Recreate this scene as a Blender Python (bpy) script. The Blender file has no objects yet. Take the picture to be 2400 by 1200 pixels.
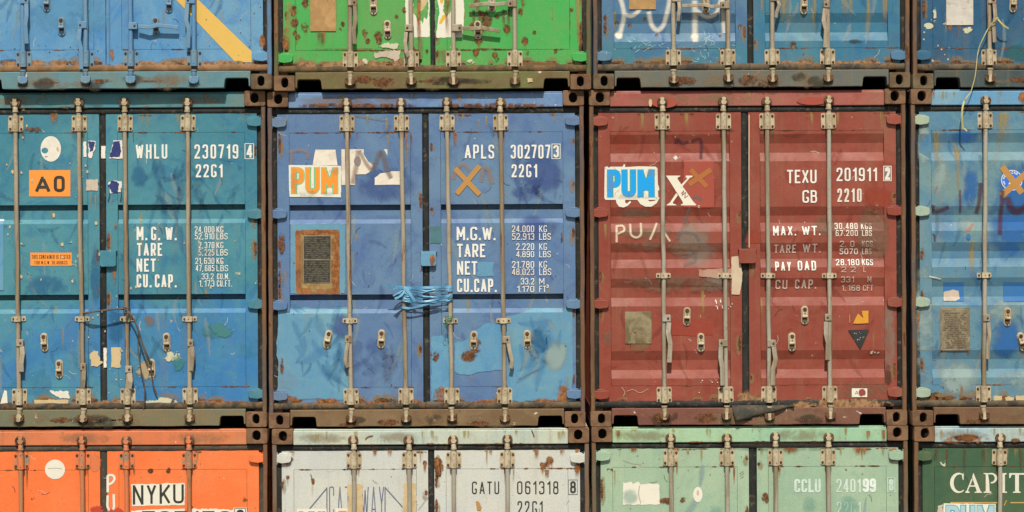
import bpy, bmesh, math, random
from mathutils import Vector, Matrix
R = math.radians
rnd = random.Random(7)

# ------------------------------------------------------------------ camera, sky, sun, exposure
S = 304.9            # photo pixels per metre on the plane of the doors
CAM_D = 18.0
TH = 0.005           # roll of the photograph
ROW_B = 1002.0       # photo y (rolled back) of the top of the bottom row
H, W2, DEP = 2.591, 1.219, 6.058
sc = bpy.context.scene
col = sc.collection
cam = bpy.data.objects.new('camera', bpy.data.cameras.new('camera'))
col.objects.link(cam)
cam.location = (0, -CAM_D, H + (ROW_B - 600) / S)
cam.rotation_euler = (R(90), 0, 0)
cam.rotation_euler.rotate_axis('Z', -TH)
cam.data.sensor_width = 36
cam.data.lens = 36 * CAM_D / (2400 / S)
cam.data.clip_end = 2000
sc.camera = cam

SUN_EL, SUN_AZ = 53.0, -1.0
world = bpy.data.worlds.new('World'); sc.world = world
world.use_nodes = True
wt = world.node_tree
sky = wt.nodes.new('ShaderNodeTexSky'); sky.sky_type = 'NISHITA'; sky.sun_disc = False
sky.sun_elevation = R(SUN_EL); sky.sun_rotation = R(180 + SUN_AZ)
sky.dust_density = 3.0; sky.air_density = 1.3
bg = wt.nodes['Background']; bg.inputs['Strength'].default_value = 0.075
wt.links.new(sky.outputs[0], bg.inputs['Color'])
sun = bpy.data.objects.new('sun', bpy.data.lights.new('sun', 'SUN')); col.objects.link(sun)
sun.data.energy = 4.2; sun.data.angle = R(0.6); sun.data.color = (1.0, 0.945, 0.84)
sun.rotation_euler = (R(90 - SUN_EL), 0, R(SUN_AZ)); sun.location = (0, -20, 30)
vs = sc.view_settings
vs.view_transform = 'Standard'; vs.look = 'None'; vs.exposure = 0.30; vs.gamma = 1.0
vs.use_curve_mapping = False

# ------------------------------------------------------------------ small helpers
def lin(v):
    v /= 255.0
    return v / 12.92 if v <= 0.04045 else ((v + 0.055) / 1.055) ** 2.4
KA = 0.80
def rgb(r, g, b, k=None):
    k = KA if k is None else k
    return (min(.9, lin(r) * k), min(.9, lin(g) * k), min(.9, lin(b) * k), 1)

def unroll(px, py):
    x, y = px - 1200, py - 600
    return x - TH * y + 1200, y + TH * x + 600

class G:
    """thin wrapper for shader nodes"""
    def __init__(s, name):
        s.m = bpy.data.materials.new(name); s.m.use_nodes = True
        s.t = s.m.node_tree; s.n = s.t.nodes; s.l = s.t.links
        s.bsdf = s.n['Principled BSDF']
        s.co = None
    def node(s, typ, **kw):
        n = s.n.new(typ)
        for k, v in kw.items(): setattr(n, k, v)
        return n
    def put(s, sock, v):
        if isinstance(v, (int, float)): sock.default_value = v
        elif isinstance(v, tuple): sock.default_value = v
        else: s.l.new(v, sock)
    def math(s, op, a, b=0.0):
        n = s.node('ShaderNodeMath', operation=op); s.put(n.inputs[0], a); s.put(n.inputs[1], b); return n.outputs[0]
    def vmul(s, v, t):
        n = s.node('ShaderNodeVectorMath', operation='MULTIPLY'); s.l.new(v, n.inputs[0]); n.inputs[1].default_value = t; return n.outputs[0]
    def coord(s, seed=0.0, per_object=False, scale=(1, 1, 1)):
        tc = s.node('ShaderNodeTexCoord')
        a = s.node('ShaderNodeVectorMath', operation='ADD')
        s.l.new(tc.outputs['Object'], a.inputs[0]); a.inputs[1].default_value = (seed * 3.7, seed * 1.3, seed * 5.1)
        v = a.outputs[0]; s.raw = tc.outputs['Object']
        if per_object:
            oi = s.node('ShaderNodeObjectInfo')
            m = s.math('MULTIPLY', oi.outputs['Random'], 91.0)
            a2 = s.node('ShaderNodeVectorMath', operation='ADD'); s.l.new(v, a2.inputs[0]); s.l.new(m, a2.inputs[1]); v = a2.outputs[0]
            s.rand = oi.outputs['Random']
        s.co = v
        return v
    def noise(s, scale, detail=4, rough=.55, dist=0, stretch=None, v=None):
        n = s.node('ShaderNodeTexNoise')
        v = s.co if v is None else v
        if stretch: v = s.vmul(v, stretch)
        s.l.new(v, n.inputs['Vector'])
        n.inputs['Scale'].default_value = scale; n.inputs['Detail'].default_value = detail
        n.inputs['Roughness'].default_value = rough; n.inputs['Distortion'].default_value = dist
        return n.outputs[0]
    def smooth(s, v, a, b, lo=0.0, hi=1.0):
        n = s.node('ShaderNodeMapRange', interpolation_type='SMOOTHSTEP')
        s.put(n.inputs[0], v)
        if a > b: a, b, lo, hi = b, a, hi, lo
        for i, x in zip((1, 2, 3, 4), (a, b, lo, hi)): n.inputs[i].default_value = x
        return n.outputs[0]
    def mix(s, f, a, b):
        n = s.node('ShaderNodeMix', data_type='RGBA')
        s.put(n.inputs[0], f); s.put(n.inputs[6], a); s.put(n.inputs[7], b); return n.outputs[2]
    def sep(s, v):
        n = s.node('ShaderNodeSeparateXYZ'); s.l.new(v, n.inputs[0]); return n.outputs
    def bump(s, h, strength, dist, nrm=None):
        n = s.node('ShaderNodeBump'); s.put(n.inputs['Height'], h)
        n.inputs['Strength'].default_value = strength; n.inputs['Distance'].default_value = dist
        if nrm is not None: s.l.new(nrm, n.inputs['Normal'])
        return n.outputs[0]
    def done(s, c, rough=.55, nrm=None, alpha=None, spec=.35, metal=0.0):
        s.put(s.bsdf.inputs['Base Color'], c); s.put(s.bsdf.inputs['Roughness'], rough)
        s.put(s.bsdf.inputs['Specular IOR Level'], spec); s.put(s.bsdf.inputs['Metallic'], metal)
        if nrm is not None: s.l.new(nrm, s.bsdf.inputs['Normal'])
        if alpha is not None: s.l.new(alpha, s.bsdf.inputs['Alpha'])
        return s.m

RUST_A, RUST_B, RUST_C = rgb(130, 82, 46), rgb(176, 116, 64), rgb(78, 52, 36)
DIRT = rgb(128, 112, 84)

def paint(name, base, fade, dark, seed, rust=.0, streak=.35, chips=.0, darkamt=.75, lower=None, dust=.25,
          edges=(0.0, 0.0), grime=.3, chipcol=(.55, .46, .36, 1), rough=.5, leaf=1.0, dent=.5, per_obj=False):
    g = G(name); g.coord(seed, per_obj); z = g.sep(g.raw)[2]
    c = base
    if lower:
        lc, lz = lower
        zz = g.math('ADD', z, g.math('MULTIPLY', g.math('SUBTRACT', g.noise(2.2, 5, .6), .5), .5))
        c = g.mix(g.smooth(zz, lz + .09, lz - .09), base, lc)
    c = g.mix(g.smooth(g.noise(1.1, 5, .6, .8), .40, .66, 0, .85), c, fade)
    # leafy brush marks of older repainting
    bm_ = g.smooth(g.noise(2.7, 6, .62, 2.2 * leaf), .49, .66, 0, darkamt * .75)
    c = g.mix(bm_, c, dark)
    c = g.mix(g.smooth(g.noise(5.2, 6, .66, 1.2), .50, .74, 0, .6), c, fade)
    c = g.mix(g.smooth(g.noise(9, 6, .7, .5), .52, .72, 0, .45 * darkamt), c, dark)
    # vertical washing streaks
    c = g.mix(g.smooth(g.noise(1.0, 5, .65, 0, (15, 15, .9)), .50, .78, 0, streak), c, DIRT)
    c = g.mix(g.smooth(g.noise(1.0, 3, .6, 0, (38, 38, 1.4)), .60, .75, 0, streak * .6), c, fade)
    c = g.mix(g.smooth(g.noise(2.0, 7, .7), .50, .75, 0, dust), c, DIRT)
    # grime gathering towards the sill
    if grime:
        gz = g.math('ADD', z, g.math('MULTIPLY', g.noise(7, 5, .65), .30))
        c = g.mix(g.smooth(gz, .52, .26, 0, grime), c, DIRT)
    if chips:
        c = g.mix(g.smooth(g.noise(13, 5, .6, .4), .71 - chips * .1, .73 - chips * .1, 0, .9), c, chipcol)
    # fine scratches and specks
    c = g.mix(g.smooth(g.noise(1.0, 2, .5, .6, (90, 90, 7)), .70, .74, 0, .35), c, fade)
    sp = g.smooth(g.noise(46, 2, .5), .735, .75)
    c = g.mix(g.math('MULTIPLY', sp, min(1, .3 + rust * 2)), c, RUST_A)
    gr = g.smooth(g.noise(150, 2, .7), .3, .7, .90, 1.08)
    gm = g.node('ShaderNodeVectorMath', operation='SCALE'); g.l.new(c, gm.inputs[0]); g.l.new(gr, gm.inputs['Scale']); c = gm.outputs[0]
    c = g.mix(g.smooth(g.noise(1.0, 3, .6, 0, (85, 85, 2.2)), .58, .74, 0, streak * .5), c, DIRT)
    # rust: patches + stronger near top / bottom edges
    rn = g.noise(5.5, 9, .68)
    e0 = g.smooth(z, .26, .165, 0, edges[0]); e1 = g.smooth(z, 2.36, 2.43, 0, edges[1])
    rr = g.math('ADD', rn, g.math('ADD', e0, e1))
    th = .74 - rust * .20
    halo = g.smooth(rr, th - .05, th + .02, 0, .55)
    c = g.mix(halo, c, rgb(150, 118, 70))
    rm = g.smooth(rr, th, th + .03, 0, .95)
    rc = g.mix(g.smooth(g.noise(34, 4, .7), .40, .62), RUST_A, RUST_B)
    c = g.mix(rm, c, rc)
    n1 = g.bump(g.noise(2.6, 2, .5), .9, .016 * dent)
    n2 = g.bump(g.math('ADD', g.noise(70, 4, .6), g.math('MULTIPLY', rm, -.6)), .35, .0025, n1)
    ro = g.math('ADD', g.math('ADD', g.smooth(g.noise(8, 4), .3, .7, rough - .08, rough + .12), 0.0), g.math('MULTIPLY', rm, .3))
    return g.done(c, ro, n2, spec=.28)

def steel(name, base, second, rust, amt, seed=0, rough=.6, scale=1.0, per_object=True, stretch=None):
    """weathered hardware: paint over rust, different on every copy"""
    g = G(name); g.coord(seed, per_object)
    c = g.mix(g.smooth(g.noise(9 * scale, 5, .6, .5, stretch), .40, .62), base, second)
    c = g.mix(g.smooth(g.noise(26 * scale, 4, .6), .55, .72, 0, .5), c, DIRT)
    n = g.noise(15 * scale, 7, .7, .3, stretch)
    if per_object:
        n = g.math('ADD', n, g.math('MULTIPLY', g.math('SUBTRACT', g.rand, .5), .10))
    th = .78 - amt * .34
    c = g.mix(g.smooth(n, th - .06, th, 0, .5), c, rgb(140, 100, 60))
    rm = g.smooth(n, th, th + .04)
    rc = g.mix(g.smooth(g.noise(60, 4, .7), .40, .62), rust, g.mix(.5, rust, RUST_C))
    c = g.mix(rm, c, rc)
    nb = g.bump(g.math('ADD', g.noise(55, 5, .65), g.math('MULTIPLY', rm, -.5)), .5, .003)
    return g.done(c, g.math('ADD', g.math('MULTIPLY', rm, .25), rough), nb, spec=.3)

def flat_mat(name, c, second=None, chips=0.0, rough=.6, fade=.25, seed=0, scale=1.0, ragged=False):
    """stickers, lettering and overpaint: worn thin by noise, chips are clear through"""
    g = G(name); g.coord(seed)
    second = second or tuple(x * .72 for x in c[:3]) + (1,)
    cc = g.mix(g.smooth(g.noise(11 * scale, 6, .65, .5), .42, .70, 0, min(1, fade * 2)), c, second)
    cc = g.mix(g.smooth(g.noise(40, 3, .6), .60, .74, 0, fade), cc, DIRT)
    al = None
    if chips:
        n = g.noise(24 * scale, 8, .72, .6)
        big = g.noise(5 * scale, 3, .5)
        n = g.math('ADD', n, g.math('MULTIPLY', g.math('SUBTRACT', big, .5), .5))
        th = .80 - chips * .36
        al = g.smooth(n, th + .015, th - .015)
    return g.done(cc, rough, None, al, spec=.25)

def soft_mat(name, c, amt=.8, seed=0, mode='blot', second=None, nscale=9, hard=.22):
    """stains with faded borders, by the decal's own UV"""
    g = G(name); g.coord(seed)
    uv = g.node('ShaderNodeUVMap'); u, v, _ = g.sep(uv.outputs[0])
    n = g.noise(nscale, 7, .68, .6)
    if mode == 'blot':
        du = g.math('POWER', g.math('ABSOLUTE', g.math('SUBTRACT', g.math('MULTIPLY', u, 2.0), 1.0)), 2.0)
        dv = g.math('POWER', g.math('ABSOLUTE', g.math('SUBTRACT', g.math('MULTIPLY', v, 2.0), 1.0)), 2.0)
        d = g.math('SUBTRACT', 1.0, g.math('ADD', du, dv))
        n2 = g.noise(nscale * .45, 4, .6, 1.2)
        w = g.math('ADD', g.math('MULTIPLY', g.math('SUBTRACT', n, .5), 4.2), g.math('MULTIPLY', g.math('SUBTRACT', n2, .5), 4.6))
        a = g.smooth(g.math('ADD', d, w), .42 - hard * 1.6, .42 + hard * 1.6, 0, amt)
        a = g.math('MULTIPLY', a, g.smooth(g.math('ADD', d, g.math('MULTIPLY', g.math('SUBTRACT', n, .5), .8)), .02, .16 + hard * 1.1))
    elif mode == 'run':       # strongest at the top, thinning downwards
        ns = g.noise(1.0, 5, .65, 0, (48, 48, 3))
        eu = g.math('MULTIPLY', g.smooth(u, 0, .45), g.smooth(u, 1, .55))
        ev = g.math('MULTIPLY', g.smooth(v, 0, .95), g.smooth(v, 1, .94))
        a = g.math('MULTIPLY', g.math('MULTIPLY', eu, ev), g.smooth(ns, .30, .62))
        a = g.math('MULTIPLY', g.smooth(a, .0, .75), amt)
    else:                     # spray line: soft across u
        eu = g.math('MULTIPLY', g.smooth(u, 0, .42), g.smooth(u, 1, .58))
        a = g.math('MULTIPLY', eu, g.smooth(n, .15, .55, .55, amt))
    cc = c if second is None else g.mix(g.smooth(g.noise(30, 4, .7), .42, .6), c, second)
    return g.done(cc, .75, None, a, spec=.2)

# ------------------------------------------------------------------ mesh builder
class MB:
    def __init__(s): s.v, s.f, s.mi, s.cur = [], [], [], 0
    def mat(s, i): s.cur = i; return s
    def add(s, vs, fs):
        b = len(s.v); s.v += [tuple(p) for p in vs]
        for f in fs: s.f.append([b + i for i in f]); s.mi.append(s.cur)
    def box(s, x0, x1, y0, y1, z0, z1):
        s.add([(x0, y0, z0), (x1, y0, z0), (x1, y1, z0), (x0, y1, z0), (x0, y0, z1), (x1, y0, z1), (x1, y1, z1), (x0, y1, z1)],
              [(0, 3, 2, 1), (4, 5, 6, 7), (0, 1, 5, 4), (1, 2, 6, 5), (2, 3, 7, 6), (3, 0, 4, 7)])
    def prism(s, pts, y0, y1):
        """outline in XZ (any order), thickness in y"""
        a = sum(pts[i][0] * pts[(i + 1) % len(pts)][1] - pts[(i + 1) % len(pts)][0] * pts[i][1] for i in range(len(pts)))
        if a < 0: pts = pts[::-1]
        n = len(pts)
        vs = [(x, y0, z) for x, z in pts] + [(x, y1, z) for x, z in pts]
        s.add(vs, [tuple(range(n)), tuple(range(2 * n - 1, n - 1, -1))] +
              [(i, i + n, (i + 1) % n + n, (i + 1) % n) for i in range(n)])
    def tube(s, pts, r, n=12, cap=True):
        """round bar along 3-D points; r a number or one radius per point"""
        pts = [Vector(p) for p in pts]; rs = r if isinstance(r, (list, tuple)) else [r] * len(pts)
        vs, fs = [], []
        t0 = (pts[1] - pts[0]).normalized()
        up = Vector((0, 1, 0)) if abs(t0.y) < .9 else Vector((1, 0, 0))
        a = t0.cross(up).normalized()
        for i, p in enumerate(pts):
            t = (pts[min(i + 1, len(pts) - 1)] - pts[max(i - 1, 0)]).normalized()
            a = (a - t * a.dot(t)).normalized(); b = t.cross(a)
            for k in range(n):
                w = 2 * math.pi * k / n
                vs.append(p + (a * math.cos(w) + b * math.sin(w)) * rs[i])
        for i in range(len(pts) - 1):
            for k in range(n):
                k2 = (k + 1) % n
                fs.append((i * n + k, i * n + k2, (i + 1) * n + k2, (i + 1) * n + k))
        if cap:
            fs.append(tuple(range(n - 1, -1, -1))); e = (len(pts) - 1) * n
            fs.append(tuple(range(e, e + n)))
        s.add(vs, fs)
    def bar(s, pts, w, t):
        """flat bar following points in XZ, facing -y; pts (x, y, z)"""
        pts = [Vector(p) for p in pts]; vs, fs = [], []
        n = len(pts)
        ws = w if isinstance(w, (list, tuple)) else [w] * n
        for i, p in enumerate(pts):
            d = pts[min(i + 1, n - 1)] - pts[max(i - 1, 0)]
            d = Vector((d.x, 0, d.z)).normalized(); a = Vector((d.z, 0, -d.x)) * ws[i] / 2
            for q in (p - a, p + a): vs += [(q.x, q.y - t / 2, q.z), (q.x, q.y + t / 2, q.z)]
        for i in range(n - 1):
            b, c = 4 * i, 4 * i + 4
            fs += [(b, b + 2, c + 2, c), (b + 1, c + 1, c + 3, b + 3), (b, c, c + 1, b + 1), (b + 2, b + 3, c + 3, c + 2)]
        e = 4 * (n - 1)
        fs += [(0, 1, 3, 2), (e, e + 2, e + 3, e + 1)]
        s.add(vs, fs)
    def mesh(s, name, mats, smooth=False, weld=False):
        me = bpy.data.meshes.new(name); me.from_pydata(s.v, [], s.f)
        for m in (mats if isinstance(mats, (list, tuple)) else [mats]): me.materials.append(m)
        for p, i in zip(me.polygons, s.mi): p.material_index = i
        bm = bmesh.new(); bm.from_mesh(me)
        bmesh.ops.recalc_face_normals(bm, faces=bm.faces); bm.to_mesh(me); bm.free()
        if smooth:
            me.polygons.foreach_set('use_smooth', [True] * len(me.polygons)); me.set_sharp_from_angle(angle=R(38))
        me.update()
        return me
    def build(s, name, mats, parent=None, bevel=0, smooth=False):
        return link(name, s.mesh(name, mats, smooth), parent, bevel=bevel)

def link(name, me, parent=None, loc=(0, 0, 0), rot=0.0, bevel=0, flip=False):
    o = bpy.data.objects.new(name, me); col.objects.link(o)
    o.parent = parent; o.location = loc; o.rotation_euler = (0, rot, 0)
    if flip: o.scale = (-1, 1, 1)
    if bevel:
        b = o.modifiers.new('bevel', 'BEVEL'); b.width = bevel; b.segments = 2; b.limit_method = 'ANGLE'; b.angle_limit = R(40)
    return o

def jit_line(x0, x1, n, amp, seed):
    q = random.Random(seed); out = []; v = 0
    for i in range(n + 1):
        v = v * .6 + q.uniform(-amp, amp); out.append((x0 + (x1 - x0) * i / n, v))
    return out

# ------------------------------------------------------------------ the ground
def ground_material():
    g = G('yard_concrete'); g.coord(3)
    c = g.mix(g.smooth(g.noise(.35, 6, .6), .35, .65), rgb(150, 144, 132, .6), rgb(120, 114, 104, .6))
    c = g.mix(g.smooth(g.noise(6, 6, .7), .5, .7, 0, .5), c, rgb(92, 86, 78, .6))
    return g.done(c, .85, g.bump(g.noise(40, 5), .4, .004))
gb = MB(); gb.add([(-400, -400, 0), (400, -400, 0), (400, 400, 0), (-400, 400, 0)], [(0, 1, 2, 3)])
gnd = gb.build('ground', ground_material()); gnd['kind'] = 'structure'

# ------------------------------------------------------------------ shared materials
M = {}
M['rubber'] = steel('weathered_rubber', rgb(30, 32, 30), rgb(46, 46, 42), rgb(84, 72, 54), .16, 5, .75, per_object=True, stretch=(1, 1, .5))
M['rubber_dusty'] = steel('dusty_rubber', rgb(62, 58, 50), rgb(98, 86, 66), rgb(128, 100, 66), .55, 6, .8)
M['rubber_brown'] = steel('dirt_caked_rubber', rgb(150, 112, 78), rgb(120, 92, 62), rgb(96, 66, 40), .35, 8, .85)
M['rubber_green'] = steel('mossy_rubber', rgb(78, 70, 48), rgb(112, 88, 56), rgb(120, 84, 50), .45, 9, .85)
M['cast'] = steel('corner_casting_iron', rgb(132, 100, 72), rgb(104, 76, 54), rgb(72, 50, 36), .35, 11, .8)
M['cast_pale'] = steel('sandy_casting', rgb(158, 138, 102), rgb(136, 108, 76), rgb(96, 62, 40), .25, 12, .8)
M['cast_grey'] = steel('grey_casting', rgb(112, 98, 74), rgb(96, 74, 50), rgb(76, 50, 34), .35, 13, .8)
M['post'] = steel('rusted_post', rgb(150, 112, 78), rgb(92, 70, 54), rgb(122, 70, 40), .50, 14, .85, stretch=(1, 1, .25))
M['void'] = flat_mat('dark_inside', rgb(16, 15, 14), fade=.0)
M['keeper'] = steel('rusty_keeper', rgb(108, 78, 52), rgb(72, 48, 34), rgb(70, 38, 24), .65, 16, .85, scale=2)
M['bracket'] = steel('cream_bracket', rgb(196, 182, 152), rgb(170, 152, 120), rgb(112, 72, 46), .30, 17, .55, scale=1.6)
M['bolt'] = steel('rusty_bolt', rgb(96, 66, 44), rgb(64, 44, 32), rgb(92, 50, 28), .5, 18, .8, scale=3)
M['rod_cream'] = steel('cream_rod', rgb(170, 158, 136), rgb(136, 120, 96), rgb(116, 80, 54), .44, 20, .5, stretch=(1, 1, .10))
M['rod_grey'] = steel('grey_rod', rgb(170, 164, 148), rgb(138, 124, 98), rgb(118, 80, 52), .40, 21, .45, stretch=(1, 1, .10))
M['rod_blue'] = steel('blue_rod', rgb(92, 140, 182), rgb(110, 146, 170), rgb(112, 94, 74), .25, 22, .5, stretch=(1, 1, .12))
M['rod_orange'] = steel('orange_rod', rgb(206, 120, 78), rgb(168, 128, 92), rgb(130, 100, 66), .42, 23, .55, stretch=(1, 1, .10))
M['br_blue'] = steel('blue_bracket', rgb(96, 140, 172), rgb(122, 146, 156), rgb(116, 86, 58), .28, 24, .55, scale=1.6)
M['br_orange'] = steel('orange_bracket', rgb(226, 122, 74), rgb(150, 132, 104), rgb(110, 70, 42), .30, 25, .6, scale=1.6)

# ------------------------------------------------------------------ stroke lettering
GL = {
'0': (.5, ['c 0 0 0 1 1 1 1 0']), '1': (.26, ['S 1 0 1 1', 's .9 .97 0 .80']),
'2': (.5, ['r 0 .72 0 1 1 1 1 .60 .02 .06', 'S 0 0 1 0']),
'3': (.5, ['r 0 .78 0 1 1 1 1 .54 .42 .54', 'r .42 .54 1 .54 1 0 0 0 0 .22']),
'4': (.5, ['S .78 0 .78 1', 's .74 1 0 .27', 'S 0 .24 1 .24']),
'5': (.5, ['S .06 1 .95 1', 's .06 1 .06 .58', 'r .04 .60 1 .60 1 0 0 0 0 .20']),
'6': (.5, ['r 1 .80 1 1 0 1 0 0 1 0 1 .57 0 .57']), '7': (.48, ['S 0 1 1 1', 's 1 .97 .34 0']),
'8': (.5, ['c .04 .53 .04 1 .96 1 .96 .53', 'c 0 0 0 .53 1 .53 1 0']),
'9': (.5, ['r 0 .20 0 0 1 0 1 1 0 1 0 .43 1 .43']),
'A': (.56, ['s 0 0 .5 1', 's .5 1 1 0', 's .16 .28 .84 .28']),
'B': (.5, ['S 0 0 0 1', 'r 0 1 .94 1 .94 .54 0 .54', 'r 0 .54 1 .54 1 0 0 0']),
'C': (.5, ['r 1 .72 1 1 0 1 0 0 1 0 1 .28']), 'D': (.5, ['S 0 0 0 1', 'r 0 1 1 1 1 0 0 0']),
'E': (.42, ['S 0 0 0 1', 'S 0 1 1 1', 's 0 .53 .85 .53', 'S 0 0 1 0']),
'F': (.42, ['S 0 0 0 1', 'S 0 1 1 1', 's 0 .53 .85 .53']),
'G': (.52, ['r 1 .80 1 1 0 1 0 0 1 0 1 .34', 's 1.0 .38 .68 .38']), 'H': (.5, ['S 0 0 0 1', 'S 1 0 1 1', 's 0 .53 1 .53']),
'I': (.02, ['S 0 0 0 1']), 'J': (.42, ['r 0 .25 0 0 1 0 1 1']),
'K': (.52, ['S 0 0 0 1', 's 1 1 .05 .36', 's .30 .58 1 0']), 'L': (.42, ['S 0 0 0 1', 'S 0 0 1 0']),
'M': (.66, ['S 0 0 0 1', 's .03 1 .5 .25', 's .5 .25 .97 1', 'S 1 0 1 1']),
'N': (.54, ['S 0 0 0 1', 's .03 1 .97 0', 'S 1 0 1 1']), 'O': (.5, ['c 0 0 0 1 1 1 1 0']),
'P': (.5, ['S 0 0 0 1', 'r 0 1 1 1 1 .44 0 .44']),
'R': (.52, ['S 0 0 0 1', 'r 0 1 1 1 1 .46 0 .46', 's .5 .46 1 0']),
'S': (.5, ['r 1 .76 1 1 0 1 0 .56 1 .46 1 0 0 0 0 .24']), 'T': (.46, ['S 0 1 1 1', 'S .5 .98 .5 0']),
'U': (.5, ['R 0 1 0 0 1 0 1 1']), 'V': (.52, ['s 0 1 .5 0', 's .5 0 1 1']),
'W': (.78, ['s 0 1 .25 0', 's .25 0 .5 .9', 's .5 .9 .75 0', 's .75 0 1 1']),
'X': (.52, ['s 0 0 1 1', 's 0 1 1 0']), 'Y': (.52, ['s 0 1 .5 .45', 's 1 1 .5 .45', 'S .5 .45 .5 0']),
'Z': (.5, ['S 0 1 1 1', 's .97 .96 .03 .04', 'S 0 0 1 0']),
'.': (.0, ['S 0 0 0 .03']), ',': (.0, ['S 0 .02 -.5 -.10']), "'": (.0, ['S 0 .98 0 .8']), '-': (.3, ['s 0 .5 1 .5']),
}
def rounded(pts, r, closed=False, seg=5):
    out = []; n = len(pts)
    for i, p in enumerate(pts):
        if not closed and i in (0, n - 1): out.append(Vector(p)); continue
        p = Vector(p); a = Vector(pts[i - 1]) - p; b = Vector(pts[(i + 1) % n]) - p
        rr = min(r, a.length * .5, b.length * .5)
        s, e = p + a.normalized() * rr, p + b.normalized() * rr
        for k in range(seg + 1):
            t = k / seg; out.append(s * (1 - t) ** 2 + p * 2 * t * (1 - t) + e * t * t)
    return out
def ribbon(pts, w, closed=False):
    """quads following 2-D points"""
    n = len(pts); L, Rr = [], []
    ws = w if isinstance(w, (list, tuple)) else [w] * n
    for i in range(n):
        if closed: a, b = pts[i - 1], pts[(i + 1) % n]
        else: a, b = pts[max(i - 1, 0)], pts[min(i + 1, n - 1)]
        d = (Vector(b) - Vector(a)); d = d.normalized() if d.length > 1e-9 else Vector((1, 0))
        nn = Vector((-d.y, d.x)) * ws[i] / 2
        L.append(Vector(pts[i]) + nn); Rr.append(Vector(pts[i]) - nn)
    m = n if closed else n - 1
    return [(L[i], Rr[i], Rr[(i + 1) % n], L[(i + 1) % n], i / max(1, m), (i + 1) / max(1, m)) for i in range(m)]

def ragged(pts, amp, step, seed):
    q = random.Random(seed); out = []
    n = len(pts)
    for i in range(n):
        a, b = Vector(pts[i]), Vector(pts[(i + 1) % n]); d = b - a
        k = max(1, int(d.length / step)); nn = Vector((-d.y, d.x)).normalized() if d.length else Vector((0, 0)); low = 0
        for j in range(k):
            low = low * .7 + q.uniform(-1, 1) * .6
            off = 0 if j == 0 else amp * (low + q.uniform(-.5, .5))
            out.append(tuple(a + d * (j / k) + nn * off))
    return out

# ------------------------------------------------------------------ one shipping container
PROF = {
'flat': [],
'groove': [(265.6, 0), (266, .075), (277.5, .075), (279, .024), (300, .024), (310, 0), (476.6, 0), (477, .075), (488.5, .075), (490, .024), (511, .024), (521, 0)],
'corr': [(104, 0), (126, .023), (148, .023), (168, 0), (275, 0), (296, .023), (313, .023), (333, 0), (360, 0), (381, .023), (398, .023), (418, 0),
         (443, 0), (464, .023), (488, .023), (508, 0), (613, 0), (635, .023), (658, .023), (678, 0)],
}
DOOR_Y, PAN = .042, 0.0
ROD_Y = DOOR_Y - .030
MESH = {}

def casting_mesh(top):
    """iron corner block with its oval hole"""
    mb = MB(); w, h, d = .162, .118, .178
    def rr(wd, hh, rad, n=6):
        o = []
        for cx, cz, a0 in ((wd - rad, hh - rad, 0), (rad, hh - rad, 90), (rad, rad, 180), (wd - rad, rad, 270)):
            for k in range(n): a = R(a0 + 90 * k / (n - 1)); o.append((cx + rad * math.cos(a), cz + rad * math.sin(a)))
        return o
    def oval(hw, hh, n=6):
        o = []; cx, cz = w * .52, h * .53; e = hh - hw
        for sx, sz, a0 in ((0, e, 0), (0, e, 90), (0, -e, 180), (0, -e, 270)):
            for k in range(n): a = R(a0 + 90 * k / (n - 1)); o.append((cx + hw * math.cos(a), cz + sz + hw * math.sin(a)))
        return o
    A = rr(w, h, .012); I = [(w / 2 + (x - w / 2) * .955, h / 2 + (z - h / 2) * .945) for x, z in A]
    O0 = oval(.029, .042) if not top else oval(.0345, .043); O1 = [(w * .52 + (x - w * .52) * .9, h * .53 + (z - h * .53) * .92) for x, z in O0]
    loops = [(A, d), (A, .005), (I, 0.0), (O0, 0.0), (O1, .006), (O1, .11)]
    n = 24; vs = []
    for L, y in loops: vs += [(x, y, z) for x, z in L]
    fs = []
    for j in range(len(loops) - 1):
        for k in range(n):
            a, b = j * n + k, j * n + (k + 1) % n; fs.append((a, b, b + n, a + n))
    fs.append(tuple(range(n)))
    mb.add(vs, fs)
    mb.mat(1); e = (len(loops) - 1) * n
    mb.add([vs[e + k] for k in range(n)], [tuple(range(n))])
    return mb

def hinge_mb():
    """strap on the door reaching left to the pin on the post; origin at the door edge, strap runs to +x"""
    mb = MB()
    mb.prism([(-.045, -.027), (-.045, .030), (.058, .031), (.072, .025), (.075, .014), (.073, -.018), (.060, -.030), (.004, -.037)], .016, DOOR_Y + .004)
    mb.prism([(-.03, .0305), (-.01, .044), (.055, .036), (.045, .0305)], .024, DOOR_Y + .004)
    mb.tube([(-.047, .030, -.046), (-.047, .030, .048)], .017, 12)
    mb.tube([(-.047, .030, .048), (-.047, .030, .060)], .011, 10)
    return mb

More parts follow.
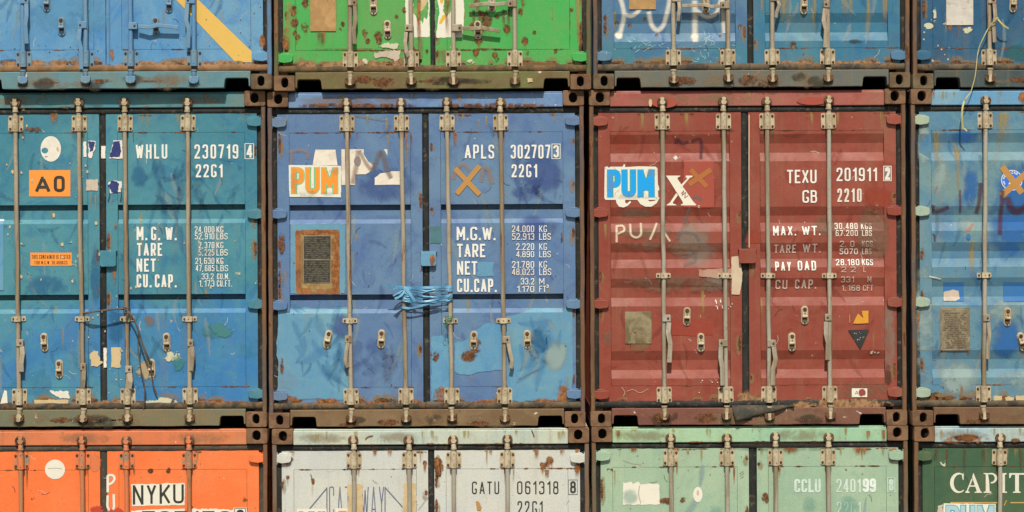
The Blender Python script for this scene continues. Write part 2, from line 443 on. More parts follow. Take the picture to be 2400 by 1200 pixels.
def bracket_mb():
    """bearing bracket: two bolted flanges and a sleeve round the rod"""
    mb = MB()
    for sx in (-1, 1):
        a, b = sorted((sx * .022, sx * .058))
        mb.prism([(a, -.054), (a, .054), (b, .060) if sx < 0 else (b, .056), (b, -.056)] if 0 else
                 [(a + (.008 if sx < 0 else 0), -.060), (a, -.050), (a, .050), (a + (.008 if sx < 0 else 0), .060),
                  (b - (.008 if sx > 0 else 0), .060), (b, .050), (b, -.050), (b - (.008 if sx > 0 else 0), -.060)], DOOR_Y - .009, DOOR_Y + .002)
    pts = []
    for k in range(13):
        a = math.pi * (k / 12); pts.append((math.cos(a) * .0255, ROD_Y - math.sin(a) * .0235))
    vs = [(x, y, -.062) for x, y in pts] + [(x, y, .062) for x, y in pts] + [(-.0255, DOOR_Y, -.062), (.0255, DOOR_Y, -.062), (-.0255, DOOR_Y, .062), (.0255, DOOR_Y, .062)]
    n = 13
    fs = [(i, i + 1, i + 1 + n, i + n) for i in range(n - 1)] + [(n - 1, 2 * n - 1 + 0, 2 * n + 2, 2 * n)] + [(0, n, 2 * n + 3, 2 * n + 1)]
    fs += [tuple(list(range(n)) + [2 * n, 2 * n + 1]), tuple(list(range(2 * n - 1, n - 1, -1)) + [2 * n + 3, 2 * n + 2])]
    mb.add(vs, fs)
    mb.mat(1)
    for sx in (-1, 1):
        for sz in (-1, 1):
            mb.tube([(sx * .043, DOOR_Y - .008, sz * .040), (sx * .043, DOOR_Y - .014, sz * .040), (sx * .043, DOOR_Y - .019, sz * .040)], [.0095, .0095, .006], 10)
    for sz in (-1, 1):
        mb.tube([(.002, ROD_Y - .022, sz * .044), (.002, ROD_Y - .0255, sz * .044)], .0035, 8)
    mb.mat(0)
    return mb

def guide_mb():
    mb = MB()
    mb.prism([(-.052, -.018), (-.056, -.012), (-.056, .014), (-.050, .019), (.050, .019), (.056, .014), (.056, -.012), (.052, -.018)], DOOR_Y - .008, DOOR_Y + .002)
    mb.prism([(-.024, -.020), (-.024, .021), (.024, .021), (.024, -.020)], ROD_Y - .024, DOOR_Y - .006)
    mb.mat(1)
    for sx in (-1, 1): mb.tube([(sx * .040, DOOR_Y - .007, 0), (sx * .040, DOOR_Y - .015, 0)], [.009, .006], 10)
    mb.tube([(0, ROD_Y - .023, 0), (0, ROD_Y - .027, 0)], .004, 8)
    mb.mat(0)
    return mb

def keeper_mb(up):
    """two-lobed cam keeper on the rail"""
    mb = MB(); s = 1 if up else -1
    for sx in (-1, 1):
        pts = [(sx * .010, -.022 * s), (sx * .036, -.024 * s), (sx * .040, .002 * s), (sx * .034, .022 * s), (sx * .016, .032 * s), (sx * .009, .014 * s)]
        mb.prism(pts, -.016, .030)
    mb.prism([(-.034, .022 * s), (.034, .022 * s), (.020, .034 * s), (-.020, .034 * s)], -.004, .030)
    return mb

def cam_mb(up):
    mb = MB(); s = 1 if up else -1
    mb.tube([(0, ROD_Y, -.072 * s), (0, ROD_Y, -.060 * s)], .0235, 14)
    mb.tube([(0, ROD_Y, -.060 * s), (0, ROD_Y, -.022 * s), (0, ROD_Y, -.014 * s)], [.0195, .0195, .015], 14)
    mb.prism([(-.014, -.020 * s), (.012, -.022 * s), (.024, -.004 * s), (.012, .010 * s), (.017, .026 * s), (.004, .036 * s), (-.016, .032 * s), (-.012, .012 * s), (-.021, .002 * s)], ROD_Y - .024, ROD_Y + .014)
    return mb

def catch_mb(open_=False):
    """handle retainer: oval plate, rusty pivot and swing latch"""
    mb = MB(); o = []
    for cx, cz, a0 in ((0, .045, 0), (0, .045, 90), (0, -.045, 180), (0, -.045, 270)):
        for k in range(6): a = R(a0 + 90 * k / 5); o.append((cx + .028 * math.cos(a), cz + .028 * math.sin(a)))
    mb.prism(o, DOOR_Y - .010, DOOR_Y + .002)
    mb.prism([(-.020, -.012), (.020, -.012), (.022, .052), (.010, .066), (-.010, .066), (-.022, .052)], DOOR_Y - .032, DOOR_Y - .008)
    mb.tube([(-.022, DOOR_Y - .034, -.010), (.022, DOOR_Y - .034, -.010)], .010, 10)
    mb.mat(1)
    mb.tube([(0, DOOR_Y - .030, .044), (0, DOOR_Y - .039, .044)], [.0165, .013], 12)
    mb.prism([(-.017, -.034), (.017, -.034), (.019, -.018), (-.019, -.018)], DOOR_Y - .013, DOOR_Y - .005)
    mb.tube([(0, DOOR_Y - .031, .014), (0, DOOR_Y - .035, .014)], .005, 8)
    mb.tube([(0, DOOR_Y - .009, -.058), (0, DOOR_Y - .018, -.058)], [.008, .006], 10)
    mb.mat(0)
    return mb

def shared(key, fn, mats, smooth=True):
    if key not in MESH: MESH[key] = fn().mesh(key.split('/')[0], mats, smooth)
    return MESH[key]

class Container:
    def __init__(s, row, cx, dz_px, yoff, label, P):
        s.P = P; s.kind = P.get('prof', 'flat')
        s.cx = (cx - 1200) / S; s.z0 = row * H + dz_px / S; s.yo = yoff
        s.top_px = ROW_B - (row * 790.0) + 0 - dz_px if row else ROW_B - dz_px
        r = bpy.data.objects.new('shipping_container', None); col.objects.link(r)
        r.location = (s.cx, yoff, s.z0); r.empty_display_size = .3
        r['label'] = label; r['category'] = 'container'; r['group'] = 'stacked shipping containers'
        s.root = r; s.layer = 0; s.seed = P['seed']
        s.build()
    # coordinates
    def xz(s, px, py):
        u, v = unroll(px, py)
        return (u - 1200) / S - s.cx, H + (ROW_B - v) / S - s.z0
    def zt(s, d): return H - d / S             # d photo pixels below the container's top
    def door_of(s, x): return s.doorL if x < s.gapc else s.doorR
    def surf(s, x, z):
        for (a, b) in s.panels:
            if a <= x <= b and s.pz[1] <= z <= s.pz[0]:
                pr = s.prof
                if not pr: return DOOR_Y + PAN
                if z >= pr[0][0] or z <= pr[-1][0]: return DOOR_Y + PAN
                for i in range(len(pr) - 1):
                    if pr[i][0] >= z >= pr[i + 1][0]:
                        t = (pr[i][0] - z) / max(1e-9, pr[i][0] - pr[i + 1][0])
                        return DOOR_Y + PAN + pr[i][1] * (1 - t) + pr[i + 1][1] * t
        return DOOR_Y
    # ---------------------------------------------------------------- decals lying on the doors
    def drape(s, name, polys, mat, uv=None, parent=None, plane=None, label=None):
        """polys: list of outlines (x, z) in local metres; uv: matching lists of (u, v)"""
        s.layer += 1
        bm = bmesh.new(); ul = bm.loops.layers.uv.new('UVMap')
        xs = []; ends = []
        for i, p in enumerate(polys):
            b = 0.000006 * (i % 8)
            vs = [bm.verts.new((x, b, z)) for x, z in p]
            try: f = bm.faces.new(vs)
            except ValueError: continue
            f.normal_update()
            for k, l in enumerate(f.loops): l[ul].uv = uv[i][k] if uv else (0, 0)
            xs += [x for x, _ in p]; ends += [z for _, z in p]
        if not uv or any(len(p) > 4 for p in polys): bmesh.ops.triangulate(bm, faces=bm.faces[:])
        if plane is None:
            z0, z1 = min(ends), max(ends); x0, x1 = min(xs), max(xs)
            cuts = [('z', pz) for pz, _ in s.prof if z0 < pz < z1] + [('z', q) for q in s.pz if z0 < q < z1]
            cuts += [('x', q) for pn in s.panels for q in pn if x0 < q < x1]
            for ax, q in cuts:
                co, no = ((0, 0, q), (0, 0, 1)) if ax == 'z' else ((q, 0, 0), (1, 0, 0))
                bmesh.ops.bisect_plane(bm, geom=bm.verts[:] + bm.edges[:] + bm.faces[:], plane_co=co, plane_no=no, dist=1e-7)
        lift = .0013 + .00005 * (s.layer % 150)
        for v in bm.verts:
            base = plane if plane is not None else min(s.surf(v.co.x, v.co.z), s.surf(v.co.x + 1e-6, v.co.z))
            v.co.y = base - lift - v.co.y
        for f in bm.faces:
            f.normal_update()
            if f.normal.y > 0: f.normal_flip()
        me = bpy.data.meshes.new(name); bm.to_mesh(me); bm.free(); me.materials.append(mat)
        cxm = sum(xs) / len(xs)
        o = link(name, me, parent or s.door_of(cxm))
        if label: o['label'] = label
        return o
    def text(s, st, x0, y0, x1, y1, mat, t=.132, gap=.17, name='lettering', raw=False, rad=.42):
        a = s.xz(x0, y1) if not raw else (x0, y1); b = s.xz(x1, y0) if not raw else (x1, y0)
        h = b[1] - a[1]; tw = b[0] - a[0]
        slope = (s.xz(x1, y1)[1] - a[1]) / max(1e-6, tw)
        th = t * h
        adv = []
        for ch in st: adv.append(.28 if ch == ' ' else GL[ch][0])
        nat = sum(adv); ng = sum(1 for ch in st if True) - 1
        inkw = tw - th * sum(1 for ch in st if ch != ' ') - gap * h * ng
        k = max(.25 * h, inkw / max(.05, nat)) if nat > 0.05 else h
        if inkw <= .2 * tw: k = h * .8
        x = a[0]; polys = []
        for ch in st:
            if ch == ' ': x += .28 * k + gap * h; continue
            w, strokes = GL[ch]; bw = w * k; bh = h - th
            if bw < 1e-6: bw = th * .0 + .0001 if ch in ".'I" else th
            for sd in strokes:
                q = sd.split(); m = q[0]; nums = [float(v) for v in q[1:]]
                pts = [(x + th / 2 + nums[i] * bw, a[1] + th / 2 + nums[i + 1] * bh + (x - a[0]) * slope) for i in range(0, len(nums), 2)]
                if m in 'rR': pts = rounded(pts, rad * max(bw, th), seg=4)
                elif m == 'c': pts = rounded(pts, rad * max(bw, th), True, seg=4)
                pts = [Vector(p) for p in pts]
                if m in 'SRs':
                    e = th / 2 if m in 'SR' else th * .25
                    pts[0] = pts[0] + (pts[0] - pts[1]).normalized() * e; pts[-1] = pts[-1] + (pts[-1] - pts[-2]).normalized() * e
                rb = ribbon(pts, th, m == 'c')
                if len(pts) > 2:
                    n_ = len(rb); Lp = [r_[0] for r_ in rb]; Rp = [r_[1] for r_ in rb]
                for r_ in rb: polys.append([tuple(r_[0]), tuple(r_[1]), tuple(r_[2]), tuple(r_[3])])
            x += bw + th + gap * h
        # weld neighbouring quads of one stroke at the same depth
        return s.drape_quads(name, polys, mat)
    def drape_quads(s, name, polys, mat):
        return s.drape(name, polys, mat, uv=[[(0, 0)] * 4] * len(polys))
    def poly(s, name, pts, mat, rag=0.0, step=4, seed=1, plane=None, parent=None, label=None):
        p = [s.xz(*q) for q in pts]
        if rag: p = ragged(p, rag / S, step / S, seed)
        return s.drape(name, [p], mat, plane=plane, parent=parent, label=label)
    def rect(s, name, x0, y0, x1, y1, mat, **kw):
        return s.poly(name, [(x0, y0), (x1, y0), (x1, y1), (x0, y1)], mat, **kw)
    def ell(s, name, cx, cy, rx, ry, mat, n=36, **kw):
        return s.poly(name, [(cx + rx * math.cos(2 * math.pi * k / n), cy + ry * math.sin(2 * math.pi * k / n)) for k in range(n)], mat, **kw)
    def stain(s, name, x0, y0, x1, y1, mat, plane=None, parent=None):
        p = [s.xz(x0, y0), s.xz(x1, y0), s.xz(x1, y1), s.xz(x0, y1)]
        return s.drape(name, [p], mat, uv=[[(0, 1), (1, 1), (1, 0), (0, 0)]], plane=plane, parent=parent)
    def brush(s, name, pts, w, mat, rad=14, closed=False):
        """painted or sprayed line through photo points"""
        p = rounded([s.xz(*q) for q in pts], rad / S, closed); w = w * (1.95 if 'spray' in mat.name else 1)
        rb = ribbon(p, w / S, closed)
        return s.drape(name, [[tuple(r[0]), tuple(r[1]), tuple(r[2]), tuple(r[3])] for r in rb], mat,
                       uv=[[(0, r[4]), (1, r[4]), (1, r[5]), (0, r[5])] for r in rb])
    # ---------------------------------------------------------------- the box itself
    def build(s):
        P, root, zt = s.P, s.root, s.zt
        pm, fm = P['paint'], P['frame']
        # shell: corrugated sides, roof, floor and far end
        mb = MB(); n = 44; y0, y1 = .12, DEP - .02
        for sx in (-1, 1):
            vs, fs = [], []
            for i in range(n * 4 + 1):
                k = i % 4; y = y0 + (y1 - y0) * (i // 4 + (0, .32, .5, .82)[k]) / n if i < n * 4 else y1
                x = sx * (W2 - (.006 if k in (0, 1) else .040))
                vs += [(x, y, .15), (x, y, H - .06)]
            for i in range(n * 4): fs.append((2 * i, 2 * i + 2, 2 * i + 3, 2 * i + 1))
            mb.add(vs, fs)
            a, b = sorted((sx * (W2 - .003), sx * (W2 - .06)))
            mb.box(a, b, .178, DEP - .178, .015, .15); mb.box(a, b, .178, DEP - .178, H - .06, H - .012)
        mb.box(-W2 + .065, W2 - .065, .12, DEP - .06, H - .035, H - .02)
        mb.box(-W2 + .065, W2 - .065, .14, DEP - .06, .12, .15)
        mb.box(-W2 + .05, W2 - .05, DEP - .04, DEP - .01, .02, H - .02)
        mb.build('shell', pm, root)
        # corner castings: four at the door end, four at the far end
        cm = P.get('cast', M['cast'])
        for top in (0, 1):
            me = shared('corner_casting/%d/%s' % (top, cm.name), lambda: casting_mesh(top), [cm, M['void']])
            for sx in (-1, 1):
                for far in (0, 1):
                    o = link('corner_casting', me, root, (sx * -W2 if not far else sx * W2, -.002 if not far else DEP, 0 if not top else H - .118))
                    o.location.x = sx * W2; o.scale = (-sx, 1 if not far else -1, 1)
        # corner posts: a rusty outer ridge with a recessed channel
        for sx in (-1, 1):
            mb = MB(); m = 26; pr = [(0, .10), (0, .012), (.004, .006), (.027, .004), (.033, .010), (.036, .062), (.098, .066), (.098, .10)]
            vs, fs = [], []; q = random.Random(s.seed * 10 + sx)
            for i in range(m + 1):
                z = .118 + (H - .236) * i / m; dx, dy = q.uniform(-.0022, .0022), q.uniform(-.002, .002)
                for k, (x, y) in enumerate(pr):
                    e = 1 if 1 <= k <= 4 else 0
                    vs.append((sx * (W2 - .002 - x + dx * e), y + dy * e, z))
            L = len(pr)
            for i in range(m):
                for k in range(L):
                    a, b = i * L + k, i * L + (k + 1) % L; fs.append((a, b, b + L, a + L))
            fs += [tuple(range(L)), tuple(range(m * L, m * L + L))]
            mb.add(vs, fs); mb.build('corner_post', POST[pm.name], root)
        # header with its cam keepers
        mb = MB(); hy = P.get('hy', .022)
        mb.box(-W2 + .162, W2 - .162, hy, .12, zt(38), zt(5))
        mb.box(-W2 + .164, W2 - .164, hy + .012, .12, zt(5), zt(1.5))
        s.header = mb.build('header', P.get('headp', fm), root, bevel=.006)
        mb = MB(); mb.box(-W2 + .1, W2 - .1, .068, .12, zt(54), zt(38.5)); mb.box(-W2 + .1, W2 - .1, .068, .12, zt(748), zt(730))
        mb.build('door_rebate', M['void'], root)
        # sill with two fork pockets beside the castings
        mb = MB(); zb, zn, zs = .012, .088, zt(747); a = W2 - .165; pk = .196; st = .016
        pts = [(-a, zs), (-a, zb + .012), (-a + st - .004, zb + .010), (-a + st, zn - .010), (-a + st + .010, zn)] + [(-a + pk - .012, zn), (-a + pk, zn - .012), (-a + pk + .008, zb)]
        low = jit_line(-a + pk + .03, a - pk - .03, 22, .0022, s.seed + 3)
        pts += [(x, zb + v) for x, v in low]
        pts += [(a - pk - .008, zb), (a - pk, zn - .012), (a - pk + .012, zn), (a - st - .010, zn), (a - st, zn - .010), (a - st + .004, zb + .010), (a, zb + .012), (a, zs)]
        sy = P.get('sy', .004)
        mb.prism(pts, sy, .10); s.sill = mb.build('door_sill', P.get('sillp', fm), root, bevel=.004)
        s.hy, s.sy = hy, sy
        # doors
        gl, gr = P['gap']                                     # photo x of the two door edges at the middle
        ym = s.top_px + 395
        g0 = s.xz(gl, P.get('gy', ym))[0]; g1 = s.xz(gr, P.get('gy', ym))[0]
        s.gapc = (g0 + g1) / 2
        ox = 350 / S; f_o, f_i = 28 / S, 27 / S
        s.pz = (zt(96), zt(695)); s.prof = [(zt(a), d) for a, d in PROF[s.kind]]
        e = .0022
        s.panels = [(-ox + f_o, g0 - f_i), (g1 + f_i, ox - f_o)]
        zT, zB = zt(52), zt(731)
        s.doors = []
        for i, (xa, xb) in enumerate(((-ox, g0), (g1, ox))):
            pa, pb = s.panels[i]
            mb = MB(); yb = .094
            q = random.Random(s.seed * 7 + i)
            mb.box(xa, pa, DOOR_Y, yb, zB, zT); mb.box(pb, xb, DOOR_Y, yb, zB, zT)
            mb.box(pa, pb, DOOR_Y, yb, s.pz[0], zT); mb.box(pa, pb, DOOR_Y, yb, zB, s.pz[1])
            # pressed panel
            zs_ = [(s.pz[0] - e, 0)] + s.prof + [(s.pz[1] + e, 0)]
            vs, fs = [], []
            for z, d in zs_: vs += [(pa + e, DOOR_Y + PAN + d, z), (pb - e, DOOR_Y + PAN + d, z)]
            for k in range(len(zs_) - 1): fs.append((2 * k, 2 * k + 1, 2 * k + 3, 2 * k + 2))
            mb.add(vs, fs)
            mb.box(pa - .01, pb + .01, .122, .14, zB + .02, zT - .02)
            d = mb.build('door', P.get('paintR', pm) if i else pm, root)
            s.doors.append(d)
        s.doorL, s.doorR = s.doors
        # rubber seals
        for i, (xa, xb) in enumerate(((-ox, g0), (g1, ox))):
            gm = P.get('gask', M['rubber']); gb_ = P.get('gaskb', M['rubber_dusty'])
            def strip(xa, xb, za, zb, y, mat, horiz=True, amp=.0016, n=26):
                mb = MB(); vs, fs = [], []; q = random.Random(int(1e4 * (xa + za + zb + s.seed)))
                pr = [(0, .035), (0, .010), (.18, .002), (.5, 0), (.82, .003), (1, .011), (1, .035)]; L = len(pr)
                for j in range(n + 1):
                    da, db = q.uniform(-amp, amp), q.uniform(-amp, amp)
                    for t, yy in pr:
                        if horiz: vs.append((xa + (xb - xa) * j / n, y + yy, za + (zb - za) * t + (da if t < .5 else db)))
                        else: vs.append((xa + (xb - xa) * t + (da if t < .5 else db), y + yy, za + (zb - za) * j / n))
                for j in range(n):
                    for k in range(L - 1): a = j * L + k; fs.append((a, a + 1, a + 1 + L, a + L))
                mb.add(vs, fs); mb.build('rubber_seal', mat, s.doors[i], smooth=True)
            ea, eb = (xa - .052, xb + (g1 - g0) * .5) if i == 0 else (xa - (g1 - g0) * .5, xb + .052)
            strip(ea, eb, zt(53.0), zt(38.6), .034, gm)
            strip(ea, eb, zt(746.4), zt(730.2), .030, gb_, amp=.003)
            if i == 0: strip(xa - .052, xa - .001, zB, zT, .050, gm, False)
            else: strip(xb + .001, xb + .052, zB, zT, .050, gm, False)
            if i == P.get('gside', 0): strip(g0 + .0008, g1 - .0008, zt(729.8), zt(53.4), .046, P.get('gaskc', gm), False, .0024)
        # hinges
        hm = P.get('hinge') or HINGE[pm.name]; key = 'hinge/' + hm.name
        me = shared(key, hinge_mb, [hm], False)
        for i, d in enumerate(s.doors):
            for h in P.get('hz', (71, 288, 502, 713)):
                o = link('hinge', me, d, (-ox if i == 0 else ox, 0, zt(h + rnd.uniform(-2, 2))), bevel=.003)
                if i: o.scale = (-1, 1, 1)
        # locking gear
        rm, bm_ = P.get('rod', M['rod_cream']), P.get('br', M['bracket'])
        me_b = shared('rod_bracket/' + bm_.name, bracket_mb, [bm_, M['bolt']])
        me_g = shared('rod_guide/' + bm_.name, guide_mb, [bm_, M['bolt']])
        me_ku = shared('cam_keeper/u', lambda: keeper_mb(True), [M['keeper']], False)
        me_kd = shared('cam_keeper/d' + P.get('keep', M['keeper']).name, lambda: keeper_mb(False), [P.get('keep', M['keeper'])], False)
        me_cu = shared('lock_cam/u' + bm_.name, lambda: cam_mb(True), [bm_]); me_cd = shared('lock_cam/d' + bm_.name, lambda: cam_mb(False), [bm_])
        s.rods = []
        for j, (xt, xb) in enumerate(P['rods']):
            Xt = s.xz(xt, s.top_px + 60)[0]; Xb = s.xz(xb, s.top_px + 730)[0]
            if s.top_px < 0: Xt = Xb + (Xt - Xb) * .0 + rnd.uniform(-.004, .004)
            fx = lambda z, Xt=Xt, Xb=Xb: Xt + (Xb - Xt) * (zt(60) - z) / (zt(60) - zt(730))
            s.rods.append(fx)
            d = s.doorL if j < 2 else s.doorR
            mb = MB(); q = random.Random(s.seed * 31 + j); pts = []
            for k in range(15):
                z = zt(50) + (zt(735) - zt(50)) * k / 14; w = math.sin(math.pi * k / 14)
                pts.append((fx(z) + w * q.uniform(-.0032, .0032), ROD_Y + w * q.uniform(-.002, .002), z))
            mb.tube(pts, .0172, 14)
            mb.build('locking_rod', rm, d, smooth=True)
            for h, up in ((74, 1), (716, 0)):
                z = zt(h)
                link('rod_bracket', me_b, d, (fx(z), 0, z), rnd.uniform(-.02, .02), bevel=0)
            if P.get('guide'):
                z = s.xz(xt, P['guide'])[1]
                if not (s.P.get('noguide') == j): link('rod_guide', me_g, d, (fx(z), 0, z), rnd.uniform(-.03, .03))
            z = zt(27 + rnd.uniform(-1.5, 1.5)); link('lock_cam', me_cu, d, (fx(z), 0, z), rnd.uniform(-.05, .05))
            link('cam_keeper', me_ku, s.header, (fx(z) + rnd.uniform(-.004, .004), hy - .008, z), rnd.uniform(-.05, .05), bevel=.004)
            z = zt(765 + rnd.uniform(-2, 2)); link('lock_cam', me_cd, d, (fx(z), -.006, z), rnd.uniform(-.12, .12))
            link('cam_keeper', me_kd, s.sill, (fx(z), sy - .008, z - .004), rnd.uniform(-.05, .05), bevel=.004)
        # handles hanging or stowed, and their catches
        for hd in P.get('handles', ()):
            s.handle(*hd, rm, bm_)
        cmx = P.get('catch', bm_); me_c = shared('handle_catch/' + cmx.name, catch_mb, [cmx, M['bolt']])
        for cdef in P.get('catches', ()):
            x, z = s.xz(cdef[0], cdef[1]); dy = s.surf(x, z) - DOOR_Y
            link('handle_catch', me_c, s.door_of(x), (x, dy, z), R(cdef[2]) if len(cdef) > 2 else rnd.uniform(-.06, .06), bevel=.0025)
        if P.get('block'):
            bx, by, bw, bh = P['block']; x0, z1 = s.xz(bx - bw / 2, by - bh / 2); x1, z0 = s.xz(bx + bw / 2, by + bh / 2)
            mb = MB(); mb.prism([(x0, z0 + .01), (x0, z1), (x1, z1), (x1, z0 + .012), (x1 - .012, z0), (x0 + .01, z0)], .006, DOOR_Y + .003)
            mb.box(x0 - .004, x1 + .006, .012, DOOR_Y + .002, z1 + .0008, z1 + .006)
            mb.build('centre_stop', P.get('blockm', pm), s.doorL, bevel=.004)
    def handle(s, hx, hy_, pts, thick, rm, bm_):
        """hub clamped to the rod at (hx, hy_), bar through photo points"""
        x, z = s.xz(hx, hy_)
        k = min(range(4), key=lambda i: abs(s.rods[i](z) - x)); rx = s.rods[k](z)
        d = s.doorL if k < 2 else s.doorR
        hb = MB(); a, b = min(rx - .012, x - .020), max(rx + .012, x + .020)
        hb.prism([(a, z - .026), (a, z + .022), (a + .006, z + .027), (b - .006, z + .027), (b, z + .022), (b, z - .026)], ROD_Y - .026, ROD_Y + .016)
        hb.mat(1); hb.tube([(x, ROD_Y - .025, z), (x, ROD_Y - .033, z)], [.010, .007], 10); hb.mat(0)
        P3 = [s.xz(*p) for p in pts]; n = len(P3)
        yy = [ROD_Y - .018 - (.010 * math.sin(math.pi * i / max(1, n - 1))) for i in range(n)]
        hb.bar([(p[0], y, p[1]) for p, y in zip(P3, yy)], thick / S, .011)
        hb.build('handle', [rm, M['bolt']], d, bevel=.003)
    def plate(s, x0, y0, x1, y1, mat, th=.0075, name='data_plate', label=None, dy=0):
        a = s.xz(x0, y1); b = s.xz(x1, y0); y = s.surf((a[0] + b[0]) / 2, (a[1] + b[1]) / 2) + dy
        mb = MB(); mb.prism([(a[0], a[1]), (b[0], a[1]), (b[0], b[1]), (a[0], b[1])], y - th, y + .001)
        o = mb.build(name, mat, s.door_of((a[0] + b[0]) / 2), bevel=.0012)
        if label: o['label'] = label
        s.pl = y - th
        return o


# ------------------------------------------------------------------ paints of the twelve containers
HINGE = {}
def tinted(c, t): return tuple(a * b for a, b in zip(c[:3], t)) + (1,)
POST = {}
def pair(key, base, fade, dark, seed, fr=None, tint=(1, 1, 1), **kw):
    """door paint and the dirtier paint of the frame"""
    base, fade, dark = (tinted(q_, tint) for q_ in (base, fade, dark))
    if 'lower' in kw: kw['lower'] = (tinted(kw['lower'][0], tint), kw['lower'][1])
    p = paint(key + '_paint', base, fade, dark, seed, **kw)
    f = paint(key + '_frame_paint', fr[0] if fr else base, fr[1] if fr else fade, fr[2] if fr else dark, seed + 40,
              rust=kw.get('rust', .1) + .25, streak=.4, dust=.5, chips=.3, grime=0, darkamt=.5)
    h = paint(key + '_hinge_paint', base, fade, dark, seed + 70, rust=kw.get('rust', .1) + .22, streak=.2, dust=.45, chips=.2, grime=0, darkamt=.4, per_obj=True)
    HINGE[p.name] = h
    pf = .6 if key == 'sky_blue' else .14
    mid = tuple(pf * a + (1 - pf) * b for a, b in zip(base[:3], rgb(96, 74, 56)[:3])) + (1,)
    POST[p.name] = steel(key + '_post', rgb(116, 86, 60), mid, rgb(104, 62, 38), .50, seed + 90, .85, stretch=(1, 1, .22), scale=.8)
    return p, f
P_T0, F_T0 = pair('sky_blue', rgb(90, 146, 194), rgb(118, 162, 192), rgb(64, 126, 192), 1, (rgb(96, 138, 146), rgb(112, 128, 116), rgb(80, 118, 136)), rust=.04, streak=.2, dust=.15, grime=0, edges=(.02, 0), tint=(0.92, 0.98, 0.94))
P_T1, F_T1 = pair('bright_green', rgb(66, 178, 88), rgb(96, 170, 88), rgb(48, 176, 76), 2, (rgb(112, 98, 62), rgb(106, 118, 62), rgb(92, 74, 48)), rust=.16, streak=.35, dust=.12, grime=.2, darkamt=.4, edges=(.10, 0), leaf=.4, tint=(1.0, .9, .88))
P_T2, F_T2 = pair('mid_blue', rgb(90, 134, 174), rgb(114, 152, 178), rgb(74, 114, 168), 3, (rgb(98, 108, 104), rgb(112, 102, 82), rgb(84, 98, 104)), rust=.07, streak=.2, grime=0, dust=.2, edges=(.04, 0), lower=(rgb(74, 138, 160), .34), tint=(0.75, 0.78, 0.74))
P_T2R, _ = pair('azure_blue', rgb(70, 132, 166), rgb(94, 148, 168), rgb(58, 116, 164), 4, rust=.07, streak=.35, dust=.25, grime=0, edges=(.04, 0), tint=(0.6, 0.76, 0.74))
P_T3, F_T3 = pair('deep_blue', rgb(56, 104, 146), rgb(76, 124, 156), rgb(44, 86, 124), 5, (rgb(66, 82, 84), rgb(84, 82, 68), rgb(54, 68, 72)), rust=.08, streak=.3, grime=.2, edges=(.06, 0), tint=(0.55, 0.73, 0.69))
P_M0, F_M0 = pair('teal', rgb(70, 128, 138), rgb(92, 146, 148), rgb(46, 108, 140), 6, (rgb(74, 138, 150), rgb(96, 144, 140), rgb(52, 112, 130)), rust=.04, streak=.25, dust=.15, grime=0, lower=(rgb(66, 124, 168), .98), chips=.10, chipcol=rgb(196, 176, 132), edges=(.03, .03), tint=(0.78, 0.97, 1.10))
_, F_M0S = pair('teal_sill', rgb(110, 112, 88), rgb(132, 116, 84), rgb(88, 104, 96), 46, (rgb(116, 116, 90), rgb(130, 112, 80), rgb(92, 106, 96)), rust=.05)
P_M1, F_M1 = pair('violet_blue', rgb(96, 124, 166), rgb(112, 140, 170), rgb(80, 102, 154), 7, (rgb(96, 130, 178), rgb(116, 148, 182), rgb(78, 106, 166)), rust=.04, streak=.12, dust=.10, grime=0, edges=(.09, .04), tint=(0.87, 0.95, 0.93))
_, F_M1S = pair('brown_sill', rgb(112, 86, 62), rgb(136, 112, 80), rgb(90, 66, 50), 47, (rgb(118, 94, 66), rgb(140, 116, 84), rgb(96, 70, 50)), rust=.3)
P_M2, F_M2 = pair('oxide_red', rgb(162, 82, 72), rgb(178, 98, 88), rgb(150, 66, 52), 8, (rgb(160, 88, 78), rgb(168, 100, 86), rgb(146, 66, 56)), rust=.0, streak=.35, dust=.25, grime=0, chips=.02, chipcol=rgb(190, 160, 130), edges=(0, 0), darkamt=.7, tint=(0.74, 0.68, 0.54))
_, F_M2S = pair('red_sill', rgb(122, 74, 62), rgb(126, 88, 66), rgb(96, 62, 52), 48, (rgb(122, 76, 64), rgb(128, 92, 70), rgb(98, 64, 54)), rust=.1)
P_M3, F_M3 = pair('faded_blue', rgb(94, 146, 184), rgb(134, 168, 176), rgb(58, 116, 178), 9, (rgb(98, 154, 192), rgb(138, 172, 178), rgb(84, 140, 190)), rust=.06, streak=.45, dust=.2, grime=.1, darkamt=.9, edges=(.06, 0), leaf=.5, tint=(0.76, 0.78, 0.70))
_, F_M3S = pair('rust_sill', rgb(116, 84, 60), rgb(124, 102, 72), rgb(92, 66, 50), 49, (rgb(116, 84, 60), rgb(124, 102, 72), rgb(92, 66, 50)), rust=.3)
P_B0, F_B0 = pair('orange', rgb(250, 124, 66), rgb(246, 136, 82), rgb(244, 112, 56), 10, (rgb(218, 122, 78), rgb(206, 132, 88), rgb(196, 104, 66)), rust=.02, streak=.06, dust=.05, grime=0, darkamt=.35, dent=.35, tint=(0.93, 0.93, 0.88))
P_B1, F_B1 = pair('chalk_white', rgb(206, 206, 192), rgb(214, 210, 188), rgb(194, 200, 194), 11, (rgb(182, 196, 184), rgb(196, 200, 176), rgb(168, 186, 182)), rust=.10, streak=.12, dust=.12, grime=0, darkamt=.4, edges=(0, .04), dent=.4, tint=(0.93, 0.96, 1.04))
P_B2, F_B2 = pair('mint', rgb(150, 196, 166), rgb(166, 206, 172), rgb(134, 184, 158), 12, (rgb(152, 194, 160), rgb(170, 198, 158), rgb(140, 186, 160)), rust=.08, streak=.14, dust=.12, grime=0, darkamt=.45, edges=(0, .06), dent=.4, tint=(1.05, 0.84, 0.85))
